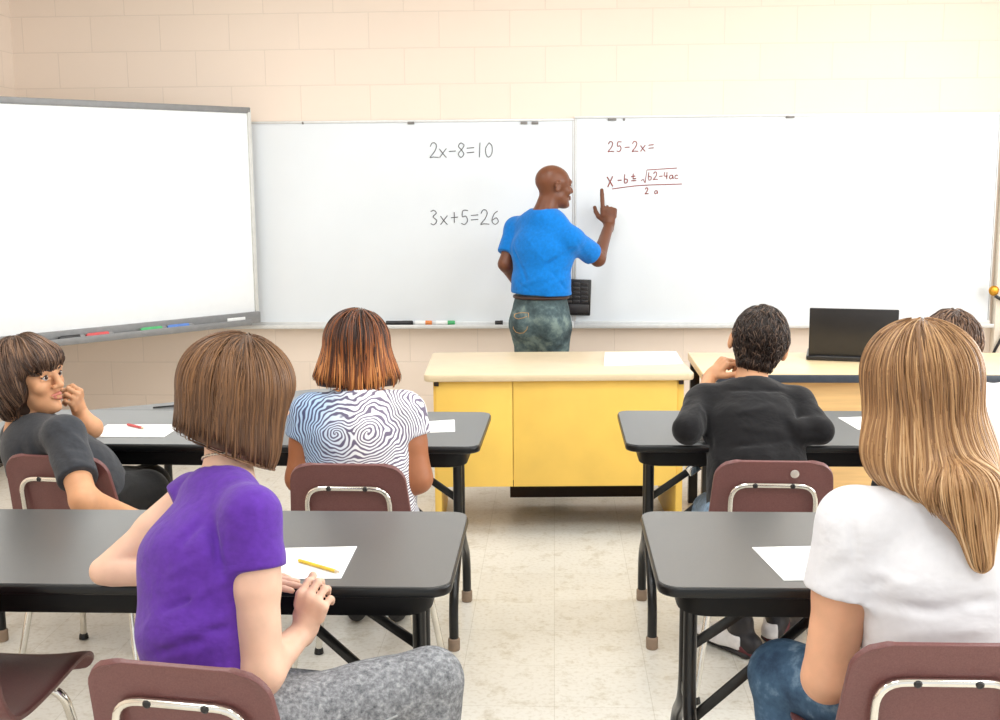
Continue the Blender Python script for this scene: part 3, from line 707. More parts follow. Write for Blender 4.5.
def head(F, c, R, s=1.0, ears=True, face=True, male=0., eo=.0):
    """R columns right, forward, up; c between the ears"""
    T = lambda x, y, z: c+R@(V(x, y, z)*s); rt = R[:, 0]
    F.add(eld(T(0, -.012, .036), (.074*s, .094*s, .082*s), R), .02)
    F.add(ell(T(0, .028, .03), T(0, .045, -.07), (.064*s, .055*s), (.042*s+.006*male, .042*s), rt), .03)
    F.add(ell(T(-.0, .02, -.055), T(0, .066, -.096), (.046*s+.006*male, .03*s), (.02*s+.006*male, .019*s), rt), .025)
    for sx in (-1, 1):
        if face:
            F.add(eld(T(sx*.038, .066, -.022), (.024*s, .02*s, .024*s), R), .02)
        if ears:
            F.add(eld(T(sx*(.076+eo), -.012-eo, .002), ((.008+eo*.3)*s, .019*s, .031*s), R), .006)
            F.add(cap(T(sx*.083, -.022, .024), T(sx*.084, -.028, .005), .0055*s, .0055*s), .005).add(cap(T(sx*.083, -.022, .024), T(sx*.081, -.004, .028), .0055*s, .005*s), .005)
            F.sub(eld(T(sx*(.087+eo*1.3), -.01-eo*.5, .004), (.007*s, .009*s, .016*s), R), .004)
    if face:
        for sx in (-1, 1): pass
        F.add(cap(T(-.034, .082, .026), T(.034, .082, .026), .014*s, .014*s), .016)
        for sx in (-1, 1): F.sub(eld(T(sx*.032, .099, .006), (.017*s, .014*s, .011*s), R), .012)
        for sx in (-1, 1): F.add(cap(T(sx*.017, .0885, .0125), T(sx*.047, .0815, .0125), .0050*s, .0050*s), .003).add(cap(T(sx*.018, .0880, -.0015), T(sx*.046, .0805, -.001), .0042*s, .0042*s), .003)
        F.add(cap(T(0, .094, .012), T(0, .110, -.024), .0085*s, .0115*s), .012)
        for sx in (-1, 1):
            F.add(eld(T(sx*.0125, .098, -.029), (.008*s, .010*s, .008*s), R), .006)
            F.sub(eld(T(sx*.007, .106, -.0385), (.0035*s, .004*s, .004*s), R), .003)
        for sx in (-1, 1):
            F.add(cap(T(0, .0995, -.0535), T(sx*.021, .089, -.057), .0065*s, .0035*s), .006).add(cap(T(0, .0985, -.0655), T(sx*.019, .088, -.062), .0075*s, .0035*s), .006)
        F.sub(cap(T(-.02, .095, -.0592), T(.02, .095, -.0592), .0022*s, .0022*s), .003)
        F.add(eld(T(0, .082, -.098), (.017*s, .014*s, .014*s), R), .014)
    return T
def neck(F, T, base, r=.052, s=1.):
    F.add(cap(T(0, -.022, -.05), base, r*s, r*1.12*s), .03)
def torso(F, J, g=0., belly=1., s=1., bust=0.):
    """J: pelvis, waist, chest, neck (points), side_p, side_c (right vectors), shr, shl"""
    sp, sc = J['side_p'], J['side_c']; sw = nv(sp+sc); a = lambda x, y: (x*s+g, y*s*1.0+g)
    F.add(ell(J['pelvis'], J['pelvis']+(J['waist']-J['pelvis'])*.35, a(.160, .118), a(.155, .112*belly), sp), .03)
    F.add(ell(J['pelvis']+(J['waist']-J['pelvis'])*.3, J['waist'], a(.150, .108*belly), a(.136, .100*belly), sw), .05)
    F.add(ell(J['waist'], J['chest'], a(.136, .100*belly), a(.152, .108), sc), .06)
    up = nv(J['neck']-J['chest']); F.add(ell(J['chest'], J['chest']+up*(np.linalg.norm(J['neck']-J['chest'])-.085*s), a(.152, .108), a(.118, .076), sc), .06)
    for k_ in ('shr', 'shl'): F.add(cap(J['neck']-up*.064*s, J[k_]-up*.006, .050*s+g, .047*s+g), .045)
def arm(F, sh, el, wr, r=(.048, .040, .038, .0255), k=.02, s=1.):
    m = sh+(el-sh)*.45; F.add(cap(sh, el, r[0]*s, r[1]*s*.95), .035).add(cap(sh, m, r[0]*s, r[0]*s*.98), .02)
    f = el+(wr-el)*.28; F.add(cap(el, wr, r[2]*s*.95, r[3]*s), k).add(cap(el+(wr-el)*.08, f+(wr-el)*.12, r[2]*s*1.0, r[2]*s*.66), .008)
def leg(F, hip, kn, an, g=0., s=1., k=.03):
    F.add(cap(hip, kn, .088*s+g, .060*s+g), .05).add(cap(kn, an, .056*s+g, .038*s+g), k).add(cap(kn+(an-kn)*.15, kn+(an-kn)*.45, .057*s+g, .052*s+g), .03)
def shoe(F, an, fwd, s=1.):
    f = nv(V(fwd[0], fwd[1], 0)); r = np.cross(f, V(0, 0, 1)); b = V(an[0], an[1], 0)
    F.add(ell(b-f*.045*s+V(0, 0, .042), b+f*.11*s+V(0, 0, .036), (.038*s, .040*s), (.046*s, .034*s), r), .02)
    F.add(ell(b+f*.06*s+V(0, 0, .03), b+f*.17*s+V(0, 0, .026), (.046*s, .03), (.038*s, .024), r), .03)
    F.add(cap(b+V(0, 0, .06), V(an[0], an[1], max(an[2]+.02, .10)), .042*s, .040*s), .02); F.cut(V(0, 0, .002), V(0, 0, -1))
# ------------------------------------------------------------------ people
def skin(name, c, rough=.48):
    k = N(name); k.b.inputs['Roughness'].default_value = rough; k.b.inputs['Specular IOR Level'].default_value = .4
    k.b.inputs['Subsurface Weight'].default_value = .12; k.b.inputs['Subsurface Radius'].default_value = (.012, .005, .003)
    mp = k.coord(); no = k.n('ShaderNodeTexNoise', Scale=14., Detail=4.); k.l(mp, 0, no, 'Vector')
    r = k.ramp([(.3, [x*.94 for x in c]), (.7, [min(255, x*1.03) for x in c])]); k.l(no, 'Fac', r, 'Fac'); k.l(r, 'Color', k.b, 'Base Color')
    n2 = k.n('ShaderNodeTexNoise', Scale=420., Detail=2.); k.l(mp, 0, n2, 'Vector'); k.bump(n2, 'Fac', .12, .0006); return k.m
def cloth(name, c, fold=.0035, weave=900., rough=.85, var=.05, sheen=.15, fs=14.):
    k = N(name); k.b.inputs['Roughness'].default_value = rough; k.b.inputs['Sheen Weight'].default_value = sheen; k.b.inputs['Specular IOR Level'].default_value = .2
    mp = k.coord(); no = k.n('ShaderNodeTexNoise', Scale=60., Detail=5.); k.l(mp, 0, no, 'Vector')
    r = k.ramp([(.3, [x*(1-var) for x in c]), (.7, [min(255, x*(1+var)) for x in c])]); k.l(no, 'Fac', r, 'Fac'); k.l(r, 'Color', k.b, 'Base Color')
    m2 = k.coord((1, 1, 1.5), (.4, .7, .2)); n2 = k.n('ShaderNodeTexNoise', Scale=fs*.6, Detail=3., Distortion=.35); k.l(m2, 0, n2, 'Vector')
    n3 = k.n('ShaderNodeTexNoise', Scale=weave, Detail=1.); k.l(mp, 0, n3, 'Vector')
    ad = k.n('ShaderNodeMath', operation='MULTIPLY_ADD'); ad.inputs[1].default_value = .03; k.l(n3, 'Fac', ad, 0); k.l(n2, 'Fac', ad, 2)
    k.bump(ad, 0, .6, fold*2.6); return k
def hairmat(name, stops, rough=.42):
    k = N(name); k.b.inputs['Roughness'].default_value = rough; k.b.inputs['Specular IOR Level'].default_value = .45
    a = k.n('ShaderNodeAttribute'); a.attribute_name = 'tint'; mp = k.coord((1, 1, .12)); no = k.n('ShaderNodeTexNoise', Scale=120., Detail=3.); k.l(mp, 0, no, 'Vector')
    ad = k.n('ShaderNodeMath', operation='MULTIPLY_ADD'); ad.inputs[1].default_value = .25; k.l(no, 'Fac', ad, 0)
    sb = k.n('ShaderNodeMath', operation='SUBTRACT'); sb.inputs[1].default_value = .125; k.l(a, 'Fac', sb, 0); k.l(sb, 0, ad, 2)
    r = k.ramp(stops); k.l(ad, 0, r, 'Fac'); k.l(r, 'Color', k.b, 'Base Color'); return k.m
M_EYE = mat('eye_white', (206, 196, 190), .15, var=.01); M_IRIS = mat('iris', (58, 36, 24), .1); M_LASH = mat('lash', (34, 22, 18), .6)
def px(u, v, Y): return A(P(u, v, Y))
def pz(u, v, z): return A(PZ(u, v, z))
def shirt_field(J, arms, g, hem, frac, r0, r1, h=.006, s=1., belly=1., wr=.0035, wf=26., neckr=.060, ndir=None, fcurl=None, pf=None):
    F = Field(h); torso(F, J, g, belly, s)
    if fcurl: fcurl(F)
    F.cut(hem[0], hem[1], .004)
    for k_, (sh, el, wri) in arms.items():
        fr = frac[k_] if isinstance(frac, dict) else frac; d = nv(el-sh)
        if fr <= 1:
            e = sh+(el-sh)*fr; F.add(cap(sh-d*.0, e+d*.05, r0*s, r1*s, (e, d)), .03)
        else:
            F.add(cap(sh, el, r0*s, r1*s), .03); d2 = nv(wri-el); e = el+(wri-el)*(fr-1); F.add(cap(el, e+d2*.05, r1*s, r1*s*.85, (e, d2)), .02)
    F.dis(lambda x, y, z: wr*wob(x, y, z, wf)+wr*.5*wob(x+.3, y, z, wf*2.1))
    pixel_folds(F, pf)
    for k_, (sh, el, wri) in arms.items():      # the sleeve never sinks to the arm
        fr = frac[k_] if isinstance(frac, dict) else frac; d = nv(el-sh); e = sh+(el-sh)*min(fr, 1); q = .004
        F.add(cap(sh, e+d*.05 if fr <= 1 else e, r0*s-q, r1*s-q, (e, d) if fr <= 1 else None), .006)
    nd = nv(ndir) if ndir is not None else nv(J['neck']-J['chest'])
    F.sub(cap(J['neck']-nd*.022, J['neck']+nd*.12, neckr, neckr*1.25), .008); return F
def add_hair(name, F, T, R, m, parent, base, roots, comb, steps, stepl, off, rad, stop, tintf, grav=V(0, 0, -1), rnd=.12, seed=1, seg=4, basetint=.2, smooth=2):
    """one hair mesh: the volume and the locks combed over it"""
    F.bake(pad=.07, far=.12); v, q = F.mesh(smooth); rs = np.random.RandomState(seed)
    S = hair_strands(F, roots, comb, steps, stepl, off, grav, rnd, rs); L = (S-T(0, 0, 0))@R
    alive = ~stop(L, rs); alive = np.cumprod(alive, 1).astype(bool)
    idx = np.maximum(alive.cumsum(1)-1, 0); last = np.minimum(np.arange(S.shape[1])[None], idx.max(1)[:, None])
    S = np.take_along_axis(S, last[..., None], 1); n = S.shape[1]; gl = np.linalg.norm(S[np.arange(len(S)), idx.max(1)]-S[:, 0], axis=1); keep = (idx.max(1) >= 2) & (gl > .55*stepl*idx.max(1)); S = S[keep]; last = last[keep]
    ln = last.max(1)[:, None]; w = np.sin(np.clip(last/np.maximum(ln, 1), 0, 1)*PI*.86+.30); rr = rad*rs.uniform(.6, 1.3, (len(S), 1))*np.clip(w, .12, 1)
    tv, tq = tubes(S, rr, seg); st = rs.uniform(0, 1, len(S)); tt = np.repeat(tintf(st[:, None], (S-T(0, 0, 0))@R), seg, axis=1).reshape(-1)
    bt = np.full(len(v), basetint); Fq = np.concatenate([q, tq+len(v)])
    return np_mesh(name, np.concatenate([v, tv]), Fq, m, parent, base, np.concatenate([bt, tt]))
def scalp_roots(F, T, R, n, rs, zmin, crown, ok=None, c0=(0, -.012, .03)):
    """points over the hair volume with combing directions away from the crown"""
    F.bake(pad=.07, far=.12); d = rs.normal(size=(n*3, 3)); d /= np.linalg.norm(d, axis=1)[:, None]; p = T(*c0)+(d@R.T)*.10
    for _ in range(6): g = F.grad(p); p = p-F.sample(p)[:, None]*g
    L = (p-T(0, 0, 0))@R; k = L[:, 2] > zmin
    if ok is not None: k &= ok(L)
    p, L = p[k][:n], L[k][:n]; c = L-np.array(crown); c[:, 2] -= .02; c /= np.linalg.norm(c, axis=1)[:, None]+1e-9; return p, c@R.T
def person_obj(F, m, label, group=None, base=None, smooth=1):
    o = fmesh('person', F, m, None, base, smooth); return tag(o, label, 'person', group)
def eyes(T, R, s, body, base, look=(0, 1, 0)):
    for sx in (-1, 1):
        c = T(sx*.032, .0795, .006); l = nv(R@V(*look))
        f = Field(.0018); f.add(eld(c, (.0125*s,)*3)); e = fmesh('eye', f, M_EYE, body, base, 1)
        f = Field(.0012); f.add(eld(c+l*.0095*s, (.0062*s, .0062*s, .0062*s))); fmesh('iris', f, M_IRIS, e, base, 1)
        p = [T(sx*(.032+.0155*a), .0905-.010*abs(a)**2, .006+.0085*(1-a*a)) for a in (-1, -.5, 0, .5, 1)]
        v, q = tubes(np.array([p]), np.full((1, 5), .0017*s), 6); np_mesh('eyelash', v, q, M_LASH, body, base)
M_BROWN_H = hairmat('brown_hair', [(0, (58, 38, 24)), (.45, (104, 72, 46)), (.8, (140, 100, 64)), (1, (176, 134, 90))])
M_DARK_H = hairmat('dark_brown_hair', [(0, (40, 27, 20)), (.5, (78, 54, 40)), (1, (140, 108, 84))])
M_BLACK_H = hairmat('black_brown_hair', [(0, (22, 15, 12)), (.5, (52, 37, 29)), (1, (116, 92, 76))], .38)
M_BLOND_H = hairmat('blonde_hair', [(0, (92, 64, 40)), (.4, (146, 106, 68)), (.75, (192, 150, 104)), (1, (230, 200, 160))])
M_OMBRE_H = hairmat('ombre_hair', [(0, (36, 20, 14)), (.35, (74, 40, 22)), (.65, (150, 84, 40)), (1, (206, 138, 78))])
M_SKIN_L = skin('fair_skin', (230, 188, 163)); M_SKIN_T = skin('tan_skin', (214, 158, 118)); M_SKIN_B = skin('brown_skin', (168, 108, 74)); M_SKIN_D = skin('dark_skin', (112, 66, 42), .4); M_SKIN_W = skin('light_skin', (226, 172, 138))
RT = lambda az, dz=0: V(math.cos(math.radians(az)), -math.sin(math.radians(az)), dz)   # right vector of someone turned az degrees to the right
FW = lambda az, dz=0: V(math.sin(math.radians(az)), math.cos(math.radians(az)), dz)

# ---- teacher
def teacher():
    Y = 6.3; B = px(543, 300, Y); base = V(B[0], Y, 0); sc = RT(28); sp = RT(18)
    J = dict(pelvis=px(541, 322, Y), waist=px(541, 284, Y), chest=px(543, 250, Y+.02), neck=px(544, 208, Y+.03), side_p=sp, side_c=sc)
    J['shr'] = px(572, 238, Y-.06); J['shl'] = px(516, 228, Y+.16)
    R = frame(FW(64, -.06), V(.02, 0, 1)); c = px(553.5, 187, Y+.05); F = Field(.0045); T = head(F, c, R, 1.0, male=1.); neck(F, T, J['neck']-V(0, 0, .03), .055)
    torso(F, J, -.02, s=.9)
    elr = px(598, 259, Y+.10); wrr = px(609, 225, Y+.40); ell_ = px(505, 264, Y+.08); wrl = px(522, 290, Y+.26)
    arm(F, J['shr'], elr, wrr, (.050, .042, .042, .028)); arm(F, J['shl'], ell_, wrl, (.046, .039, .038, .027))
    tip = px(604, 191, WY-.025); d = nv(V(0, .10, 1.0)); pn = V(.1, 1, -.1)
    hand(F, wrr, d, pn, [(.08, .05, .0), 1.5, 1.6, 1.6], (.9, .9), 1.2, -1, .04, (.092, .084, .078, .06), tdir=(.6, .8, .15), fr_=1.25)
    hand(F, wrl, nv(wrl-ell_), V(-.3, .8, 0), [.5, .6, .6, .6], s=1.05, side=1)
    hr, hl = J['pelvis']+sp*.072-V(0, 0, .04), J['pelvis']-sp*.072-V(0, 0, .04)
    ar, al = V(hr[0]+.03, Y+.02, .09), V(hl[0]-.0, Y+.16, .09); kr, kl = (hr+ar)/2+V(.0, .03, 0), (hl+al)/2+V(0, .03, 0)
    leg(F, hr, kr, ar, 0, .84); leg(F, hl, kl, al, 0, .84)
    o = person_obj(F, M_SKIN_D, 'bald man in a blue t-shirt and jeans writing on the whiteboard', base=base)
    k = cloth('blue_jersey', (6, 116, 200), .004); ms = k.m
    f = shirt_field(J, dict(r=(J['shr'], elr, wrr), l=(J['shl'], ell_, wrl)), .016, (px(541, 294, Y), V(-.03, 0, -1)), {'r': .76, 'l': .72}, .060, .066, wr=.003, wf=20, neckr=.064, pf=[(545, 266, 574, 248, -.011, .010), (532, 282, 568, 264, .010, .010), (522, 285, 552, 276, .009, .009), (558, 238, 574, 262, -.012, .010), (513, 245, 528, 285, -.008, .010), (540, 290, 566, 277, .009, .009), (578, 243, 590, 264, -.006, .009), (516, 280, 530, 291, -.007, .008), (550, 270, 566, 290, -.007, .009), (525, 235, 545, 262, .005, .012)])
    fmesh('t_shirt', f, ms, o, base)
    k = N('washed_denim'); k.b.inputs['Roughness'].default_value = .85; mp = k.coord(); no = k.n('ShaderNodeTexNoise', Scale=9., Detail=6., Roughness=.65); k.l(mp, 0, no, 'Vector')
    r = k.ramp([(.32, (34, 46, 50)), (.5, (74, 92, 96)), (.66, (128, 146, 140))]); k.l(no, 'Fac', r, 'Fac'); k.l(r, 'Color', k.b, 'Base Color'); k.bump(no, 'Fac', .6, .006)
    f = Field(.006); f.add(ell(J['pelvis']+V(0, 0, .03), J['pelvis']+V(0, 0, .16), (.152, .120), (.146, .110), sp), .03); f.add(ell(J['pelvis']-V(0, 0, .02), J['pelvis']+V(0, 0, .04), (.152, .122), (.152, .122), sp), .03)
    for a in (1, -1): f.add(eld(J['pelvis']+sp*a*.075-np.cross(V(0, 0, 1), sp)*.055+V(0, 0, .0), (.082, .085, .09)), .03)
    f.cut(px(541, 293, Y), V(0, 0, 1)); leg(f, hr, kr, ar, .014, .88); leg(f, hl, kl, al, .014, .88); f.cut(V(0, 0, .045), V(0, 0, -1)); f.dis(lambda x, y, z: .005*wob(x, y, z, 34)); pixel_folds(f, [(540, 335, 562, 345, .006, .012), (515, 345, 545, 338, -.006, .012), (545, 310, 562, 330, .005, .012), (512, 332, 520, 350, -.006, .012), (548, 348, 566, 338, -.006, .010)])
    pn_ = fmesh('jeans', f, k.m, o, base)
    # back pocket: thin stitched patch standing off the seat of the jeans
    fb = np.cross(V(0, 0, 1), sp); f.bake()
    M_ST = mat('tan_stitching', (176, 140, 92), .8)
    def on(p):
        p = np.array([p]); 
        for _ in range(5): p = p-f.sample(p)[:, None]*f.grad(p)
        return p[0]+f.grad(p)[0]*.002
    for a in (-.082,):
        pts = [on(J['pelvis']+sp*(a+x)-fb*.16+V(0, 0, z)) for x, z in ((-.055, .07), (.055, .07), (.052, -.035), (0, -.06), (-.052, -.035), (-.055, .07), (-.05, .05), (.0, .035), (.052, .05))]
        pts = np.array([np.array(x) for x in smooth_path(pts, 2)]); v, q = tubes(pts[None], np.full((1, len(pts)), .0022), 5); np_mesh('pocket_stitching', v, q, M_ST, pn_, base)
    # belt
    th = np.linspace(0, 2*PI, 49); w = px(541, 296.5, Y); bp = np.array([[w+sp*math.cos(t)*.150+fb*math.sin(t)*.115 for t in th]])
    v, q = tubes(bp, np.full((1, 49), .010), 8); np_mesh('belt', v, q, mat('brown_leather', (62, 38, 28), .45), o, base)
    M_SH = mat('dark_shoe', (40, 34, 30), .5)
    for a, fwd in ((ar, FW(20)), (al, FW(5))):
        f = Field(.006); shoe(f, a, fwd, 1.05); fmesh('shoe', f, M_SH, o, base)
    eyes(T, R, 1., o, base)
teacher()

# ---- girl in the purple shirt
def purple():
    J = dict(pelvis=px(222, 715, 2.20), waist=px(192, 632, 2.19), chest=px(200, 560, 2.25), neck=px(229, 472, 2.36), side_p=RT(58), side_c=RT(46))
    J['shr'] = px(252, 513, 2.20); J['shl'] = px(194, 497, 2.46); base = V(J['pelvis'][0], J['pelvis'][1], 0)
    R = frame(FW(52, -.22), V(.20, .06, 1)); c = px(240, 398, 2.42); F = Field(.004); T = head(F, c, R, 1.0); neck(F, T, J['neck']-V(0, 0, .02), .047)
    torso(F, J, -.008, s=.80)
    elr = px(263, 672, 2.13); wrr = px(305, 629, 2.27); ell_ = pz(104, 571, .778); wrl = pz(232, 577, .782)
    arm(F, J['shr'], elr, wrr, (.050, .046, .044, .026), s=.93); arm(F, J['shl'], ell_, wrl, (.046, .036, .036, .025), k=.004, s=.9)
    kn = pz(313, 599, .762); hand(F, wrr, nv(kn-wrr), V(.05, .9, -.5), [(1.0, 1.0, .5), (1.0, 1.05, .5), (1.05, 1.05, .5), (1.1, 1.1, .5)], (.8, .6), .98, -1, .02, tdir=(.8, .25, .6))
    hand(F, wrl, nv(pz(300, 581, .775)-wrl), V(0, .1, -1), [.06, .05, .06, .1], (.3, .4), .93, 1)
    sp = J['side_p']; hr, hl = J['pelvis']+sp*.075-V(0, 0, .02), J['pelvis']-sp*.08-V(0, 0, .02)
    kr = px(429, 681, 2.30); kl = px(405, 708, 2.46); ar = V(kr[0]-.02, kr[1]-.02, .09); al = V(kl[0]-.02, kl[1]+.05, .09)
    leg(F, hr, kr, ar, -.004); leg(F, hl, kl, al, -.004)
    o = person_obj(F, M_SKIN_L, 'girl with a straight brown bob and a purple t-shirt leaning on a table', base=base)
    ms = cloth('purple_jersey', (92, 48, 154), .005, fs=18).m
    f = shirt_field(J, dict(r=(J['shr'], elr, wrr), l=(J['shl'], ell_, wrl)), .010, (px(205, 692, 2.2), V(.05, 0, -1)), {'r': .34, 'l': .12}, .069, .071, h=.005, s=.82, wr=.003, wf=22, neckr=.054, pf=[(212, 520, 222, 575, -.012, .012), (170, 575, 205, 560, .009, .010), (160, 612, 214, 592, -.008, .009), (165, 642, 228, 615, .010, .010), (150, 655, 205, 640, -.008, .009), (190, 602, 228, 578, .009, .009), (180, 548, 204, 520, -.007, .011), (155, 590, 190, 585, .006, .009), (145, 625, 180, 628, .006, .008), (200, 630, 232, 628, -.007, .009), (225, 512, 258, 530, .005, .009), (232, 545, 272, 536, -.005, .008), (228, 530, 262, 520, .005, .008), (200, 545, 222, 600, .008, .010)])
    d = nv(elr-J['shr']); e = J['shr']+(elr-J['shr'])*.34
    f.add(cap(e-d*.020, e+d*.03, .0615, .0605, (e+d*.002, d)), .003)
    sh_ = fmesh('t_shirt', f, ms, o, base)
    k = N('grey_acid_denim'); k.b.inputs['Roughness'].default_value = .9; mp = k.coord(); no = k.n('ShaderNodeTexNoise', Scale=85., Detail=5., Roughness=.7); k.l(mp, 0, no, 'Vector')
    r = k.ramp([(.3, (82, 84, 88)), (.5, (132, 134, 138)), (.7, (176, 178, 180))]); k.l(no, 'Fac', r, 'Fac'); k.l(r, 'Color', k.b, 'Base Color'); k.bump(no, 'Fac', .4, .003)
    f = Field(.006); f.add(ell(J['pelvis']-V(0, 0, .01), J['pelvis']+V(0, 0, .09), (.155, .12), (.14, .105), sp), .03); f.cut(J['pelvis']+V(0, 0, .085), V(0, 0, 1))
    leg(f, hr, kr, ar, .010); leg(f, hl, kl, al, .008); f.cut(V(0, 0, .06), V(0, 0, -1)); f.dis(lambda x, y, z: .0035*wob(x, y, z, 28)); jn = fmesh('jeans', f, k.m, o, base); f.bake()
    pts = np.array([hr+(kr-hr)*t+V(0, -.2, -.035-.02*math.sin(t*3)) for t in np.linspace(.35, 1.0, 16)])
    for _ in range(6): pts = pts-f.sample(pts)[:, None]*f.grad(pts)
    v, q = tubes((pts+f.grad(pts)*.001)[None], np.full((1, 16), .0022), 6); np_mesh('side_seam', v, q, mat('grey_seam', (176, 178, 180), .9), jn, base)
    M_SH = mat('grey_canvas_shoe', (110, 110, 114), .8)
    for a in (ar, al): f = Field(.006); shoe(f, a, FW(40), .92); fmesh('shoe', f, M_SH, o, base)
    eyes(T, R, .98, o, base)
    # bob
    s = .98; f = Field(.006); rt = R[:, 0]
    f.add(eld(T(0, -.016, .042), (.091, .110, .096), R), .02); f.add(ell(T(0, -.014, .02), T(0, -.012, -.095), (.094, .112), (.102, .112), rt, pw=2.3), .04)
    f.cut(T(0, 0, -.115)+0, R@V(0, -.25, -1)); f.sub(rbox(T(0, .14, -.075), (.066, .085, .10), R, .03), .02); f.sub(cap(T(0, -.02, -.04), J['neck'], .058, .062), .01)
    rs = np.random.RandomState(5); rts, cb = scalp_roots(f, T, R, 3400, rs, -.03, (.015, -.015, .12), lambda L: ~((L[:, 1] > .075) & (L[:, 2] < .05)))
    stop = lambda L, r: (L[..., 2] < -.106-.36*np.clip(L[..., 1], -.1, .1)+.009*r.normal(size=(len(L), 1))) | ((L[..., 1] > .06) & (np.abs(L[..., 0]) < .05) & (L[..., 2] < .0))
    add_hair('hair', f, T, R, M_BROWN_H, o, base, rts, cb, 30, .0095, .005, .0021, stop, lambda st, L: np.clip(.25+.48*st**1.5+.10*np.sin(L[..., 2]*20), 0, 1), rnd=.07, seed=3)
    # bead necklace
    nn = nv(T(0, -.022, -.05)-J['neck']); a = nv(np.cross(nn, V(0, 1, 0))); b = np.cross(nn, a); cc = J['neck']-V(0, 0, .02)+nn*.052; mb = MB()
    M_PEARL = mat('silver_chain', (206, 196, 180), .25, .7)
    n_ = 44; pts = np.array([[cc+(a*math.cos(t)*.0535+b*math.sin(t)*.0535) for t in np.linspace(0, 2*PI, n_*6+1)]]); rr = .0024+.0012*np.abs(np.sin(np.linspace(0, n_*PI, n_*6+1)))[None]
    v, q = tubes(pts, rr, 6); np_mesh('necklace', v, q, M_PEARL, o, base)
purple()

# ---- blonde girl
def blonde():
    J = dict(pelvis=px(952, 714, 2.26), waist=px(950, 640, 2.22), chest=px(950, 575, 2.24), neck=px(945, 478, 2.29), side_p=RT(-8), side_c=RT(-8))
    J['shr'] = px(1025, 520, 2.24); J['shl'] = px(853, 522, 2.24); base = V(J['pelvis'][0], J['pelvis'][1], 0)
    R = frame(FW(-10, -.08), V(-.03, .04, 1)); c = px(917, 392, 2.33); F = Field(.005); T = head(F, c, R, 1.05, ears=False); neck(F, T, J['neck']-V(0, 0, .02), .05)
    torso(F, J, -.006, s=1.)
    ell_ = px(827, 678, 2.24); wrl = px(838, 655, 2.48); elr = px(1062, 672, 2.26); wrr = px(1010, 640, 2.46)
    arm(F, J['shl'], ell_, wrl, (.056, .053, .048, .028)); arm(F, J['shr'], elr, wrr, (.056, .053, .048, .028))
    hand(F, wrl, nv(V(.3, 1, -.1)), V(0, 0, -1), [.3, .35, .4, .4], s=.95, side=1); hand(F, wrr, nv(V(-.3, 1, -.1)), V(0, 0, -1), [.3, .35, .4, .4], s=.95, side=-1)
    sp = J['side_p']; hl, hr = J['pelvis']-sp*.095-V(0, 0, .0), J['pelvis']+sp*.095; kl = px(783, 674, 2.46); kr = px(985, 668, 2.60)
    al = V(kl[0]+.03, kl[1]-.06, .09); ar = V(kr[0], kr[1]+.04, .09); leg(F, hl, kl, al, .0); leg(F, hr, kr, ar, .0)
    o = person_obj(F, M_SKIN_W, 'girl with long straight blonde hair in a white t-shirt seated on a chair', base=base)
    f = shirt_field(J, dict(r=(J['shr'], elr, wrr), l=(J['shl'], ell_, wrl)), .018, (px(950, 715, 2.2), V(0, 0, -1)), .43, .070, .080, s=1., wr=.003, wf=16, neckr=.058, belly=1.08, pf=[(860, 600, 940, 612, -.014, .011), (930, 612, 998, 598, -.010, .012), (856, 622, 905, 618, .010, .012), (853, 520, 854, 600, -.012, .008), (818, 582, 850, 562, -.007, .010), (825, 560, 852, 545, .006, .010), (870, 570, 920, 590, .007, .012), (900, 634, 990, 628, .007, .012), (862, 590, 900, 575, -.007, .010)])
    fmesh('t_shirt', f, cloth('white_jersey', (226, 226, 230), .005, var=.01, fs=14).m, o, base)
    k = N('blue_denim'); k.b.inputs['Roughness'].default_value = .85; mp = k.coord(); no = k.n('ShaderNodeTexNoise', Scale=16., Detail=7., Roughness=.65); k.l(mp, 0, no, 'Vector')
    r = k.ramp([(.34, (38, 62, 88)), (.55, (66, 96, 124)), (.74, (130, 156, 176))]); k.l(no, 'Fac', r, 'Fac'); k.l(r, 'Color', k.b, 'Base Color'); k.bump(no, 'Fac', .5, .004)
    f = Field(.006); f.add(ell(J['pelvis'], J['pelvis']+V(0, 0, .07), (.175, .13), (.16, .12), sp), .03); f.cut(J['pelvis']+V(0, 0, .06), V(0, 0, 1))
    for h_, k__ in ((hl, kl), (hr, kr)): d = nv(k__-h_); e = k__+d*.02; f.add(cap(h_, k__, .098, .074), .03); a_ = al if k__ is kl else ar; d2 = nv(a_-k__); e2 = k__+d2*.12; f.add(cap(k__, e2+d2*.05, .072, .064, (e2, d2)), .02)
    f.dis(lambda x, y, z: .003*wob(x, y, z, 26)); sh = fmesh('denim_shorts', f, k.m, o, base)
    d = nv(kl-hl); e = kl-d*.016; a = nv(np.cross(d, V(0, 0, 1))); b = np.cross(d, a); rr = .0785
    M_SH = mat('white_canvas_shoe', (226, 226, 224), .7)
    for a_ in (al, ar): f = Field(.006); shoe(f, a_, FW(-5), .95); fmesh('shoe', f, M_SH, o, base)
    eyes(T, R, 1.02, o, base)
    rt = R[:, 0]; f = Field(.007); bk = px(965, 560, 2.10)
    f.add(eld(T(0, -.014, .042), (.094, .112, .098), R), .02); f.add(ell(T(0, -.018, .03), T(0, -.03, -.10), (.099, .112), (.112, .100), rt, pw=2.2), .04)
    f.add(ell(T(.01, -.045, -.10), px(966, 500, 2.15), (.100, .062), (.062, .042), rt), .05); f.add(ell(px(968, 490, 2.14), px(980, 560, 2.10), (.055, .036), (.018, .018), rt), .04)
    f.sub(rbox(T(0, .15, -.10), (.06, .09, .14), R, .03), .02)
    rs = np.random.RandomState(8); rts, cb = scalp_roots(f, T, R, 3600, rs, -.04, (.0, -.02, .12), lambda L: ~((L[:, 1] > .078) & (L[:, 2] < .05)))
    end = bk
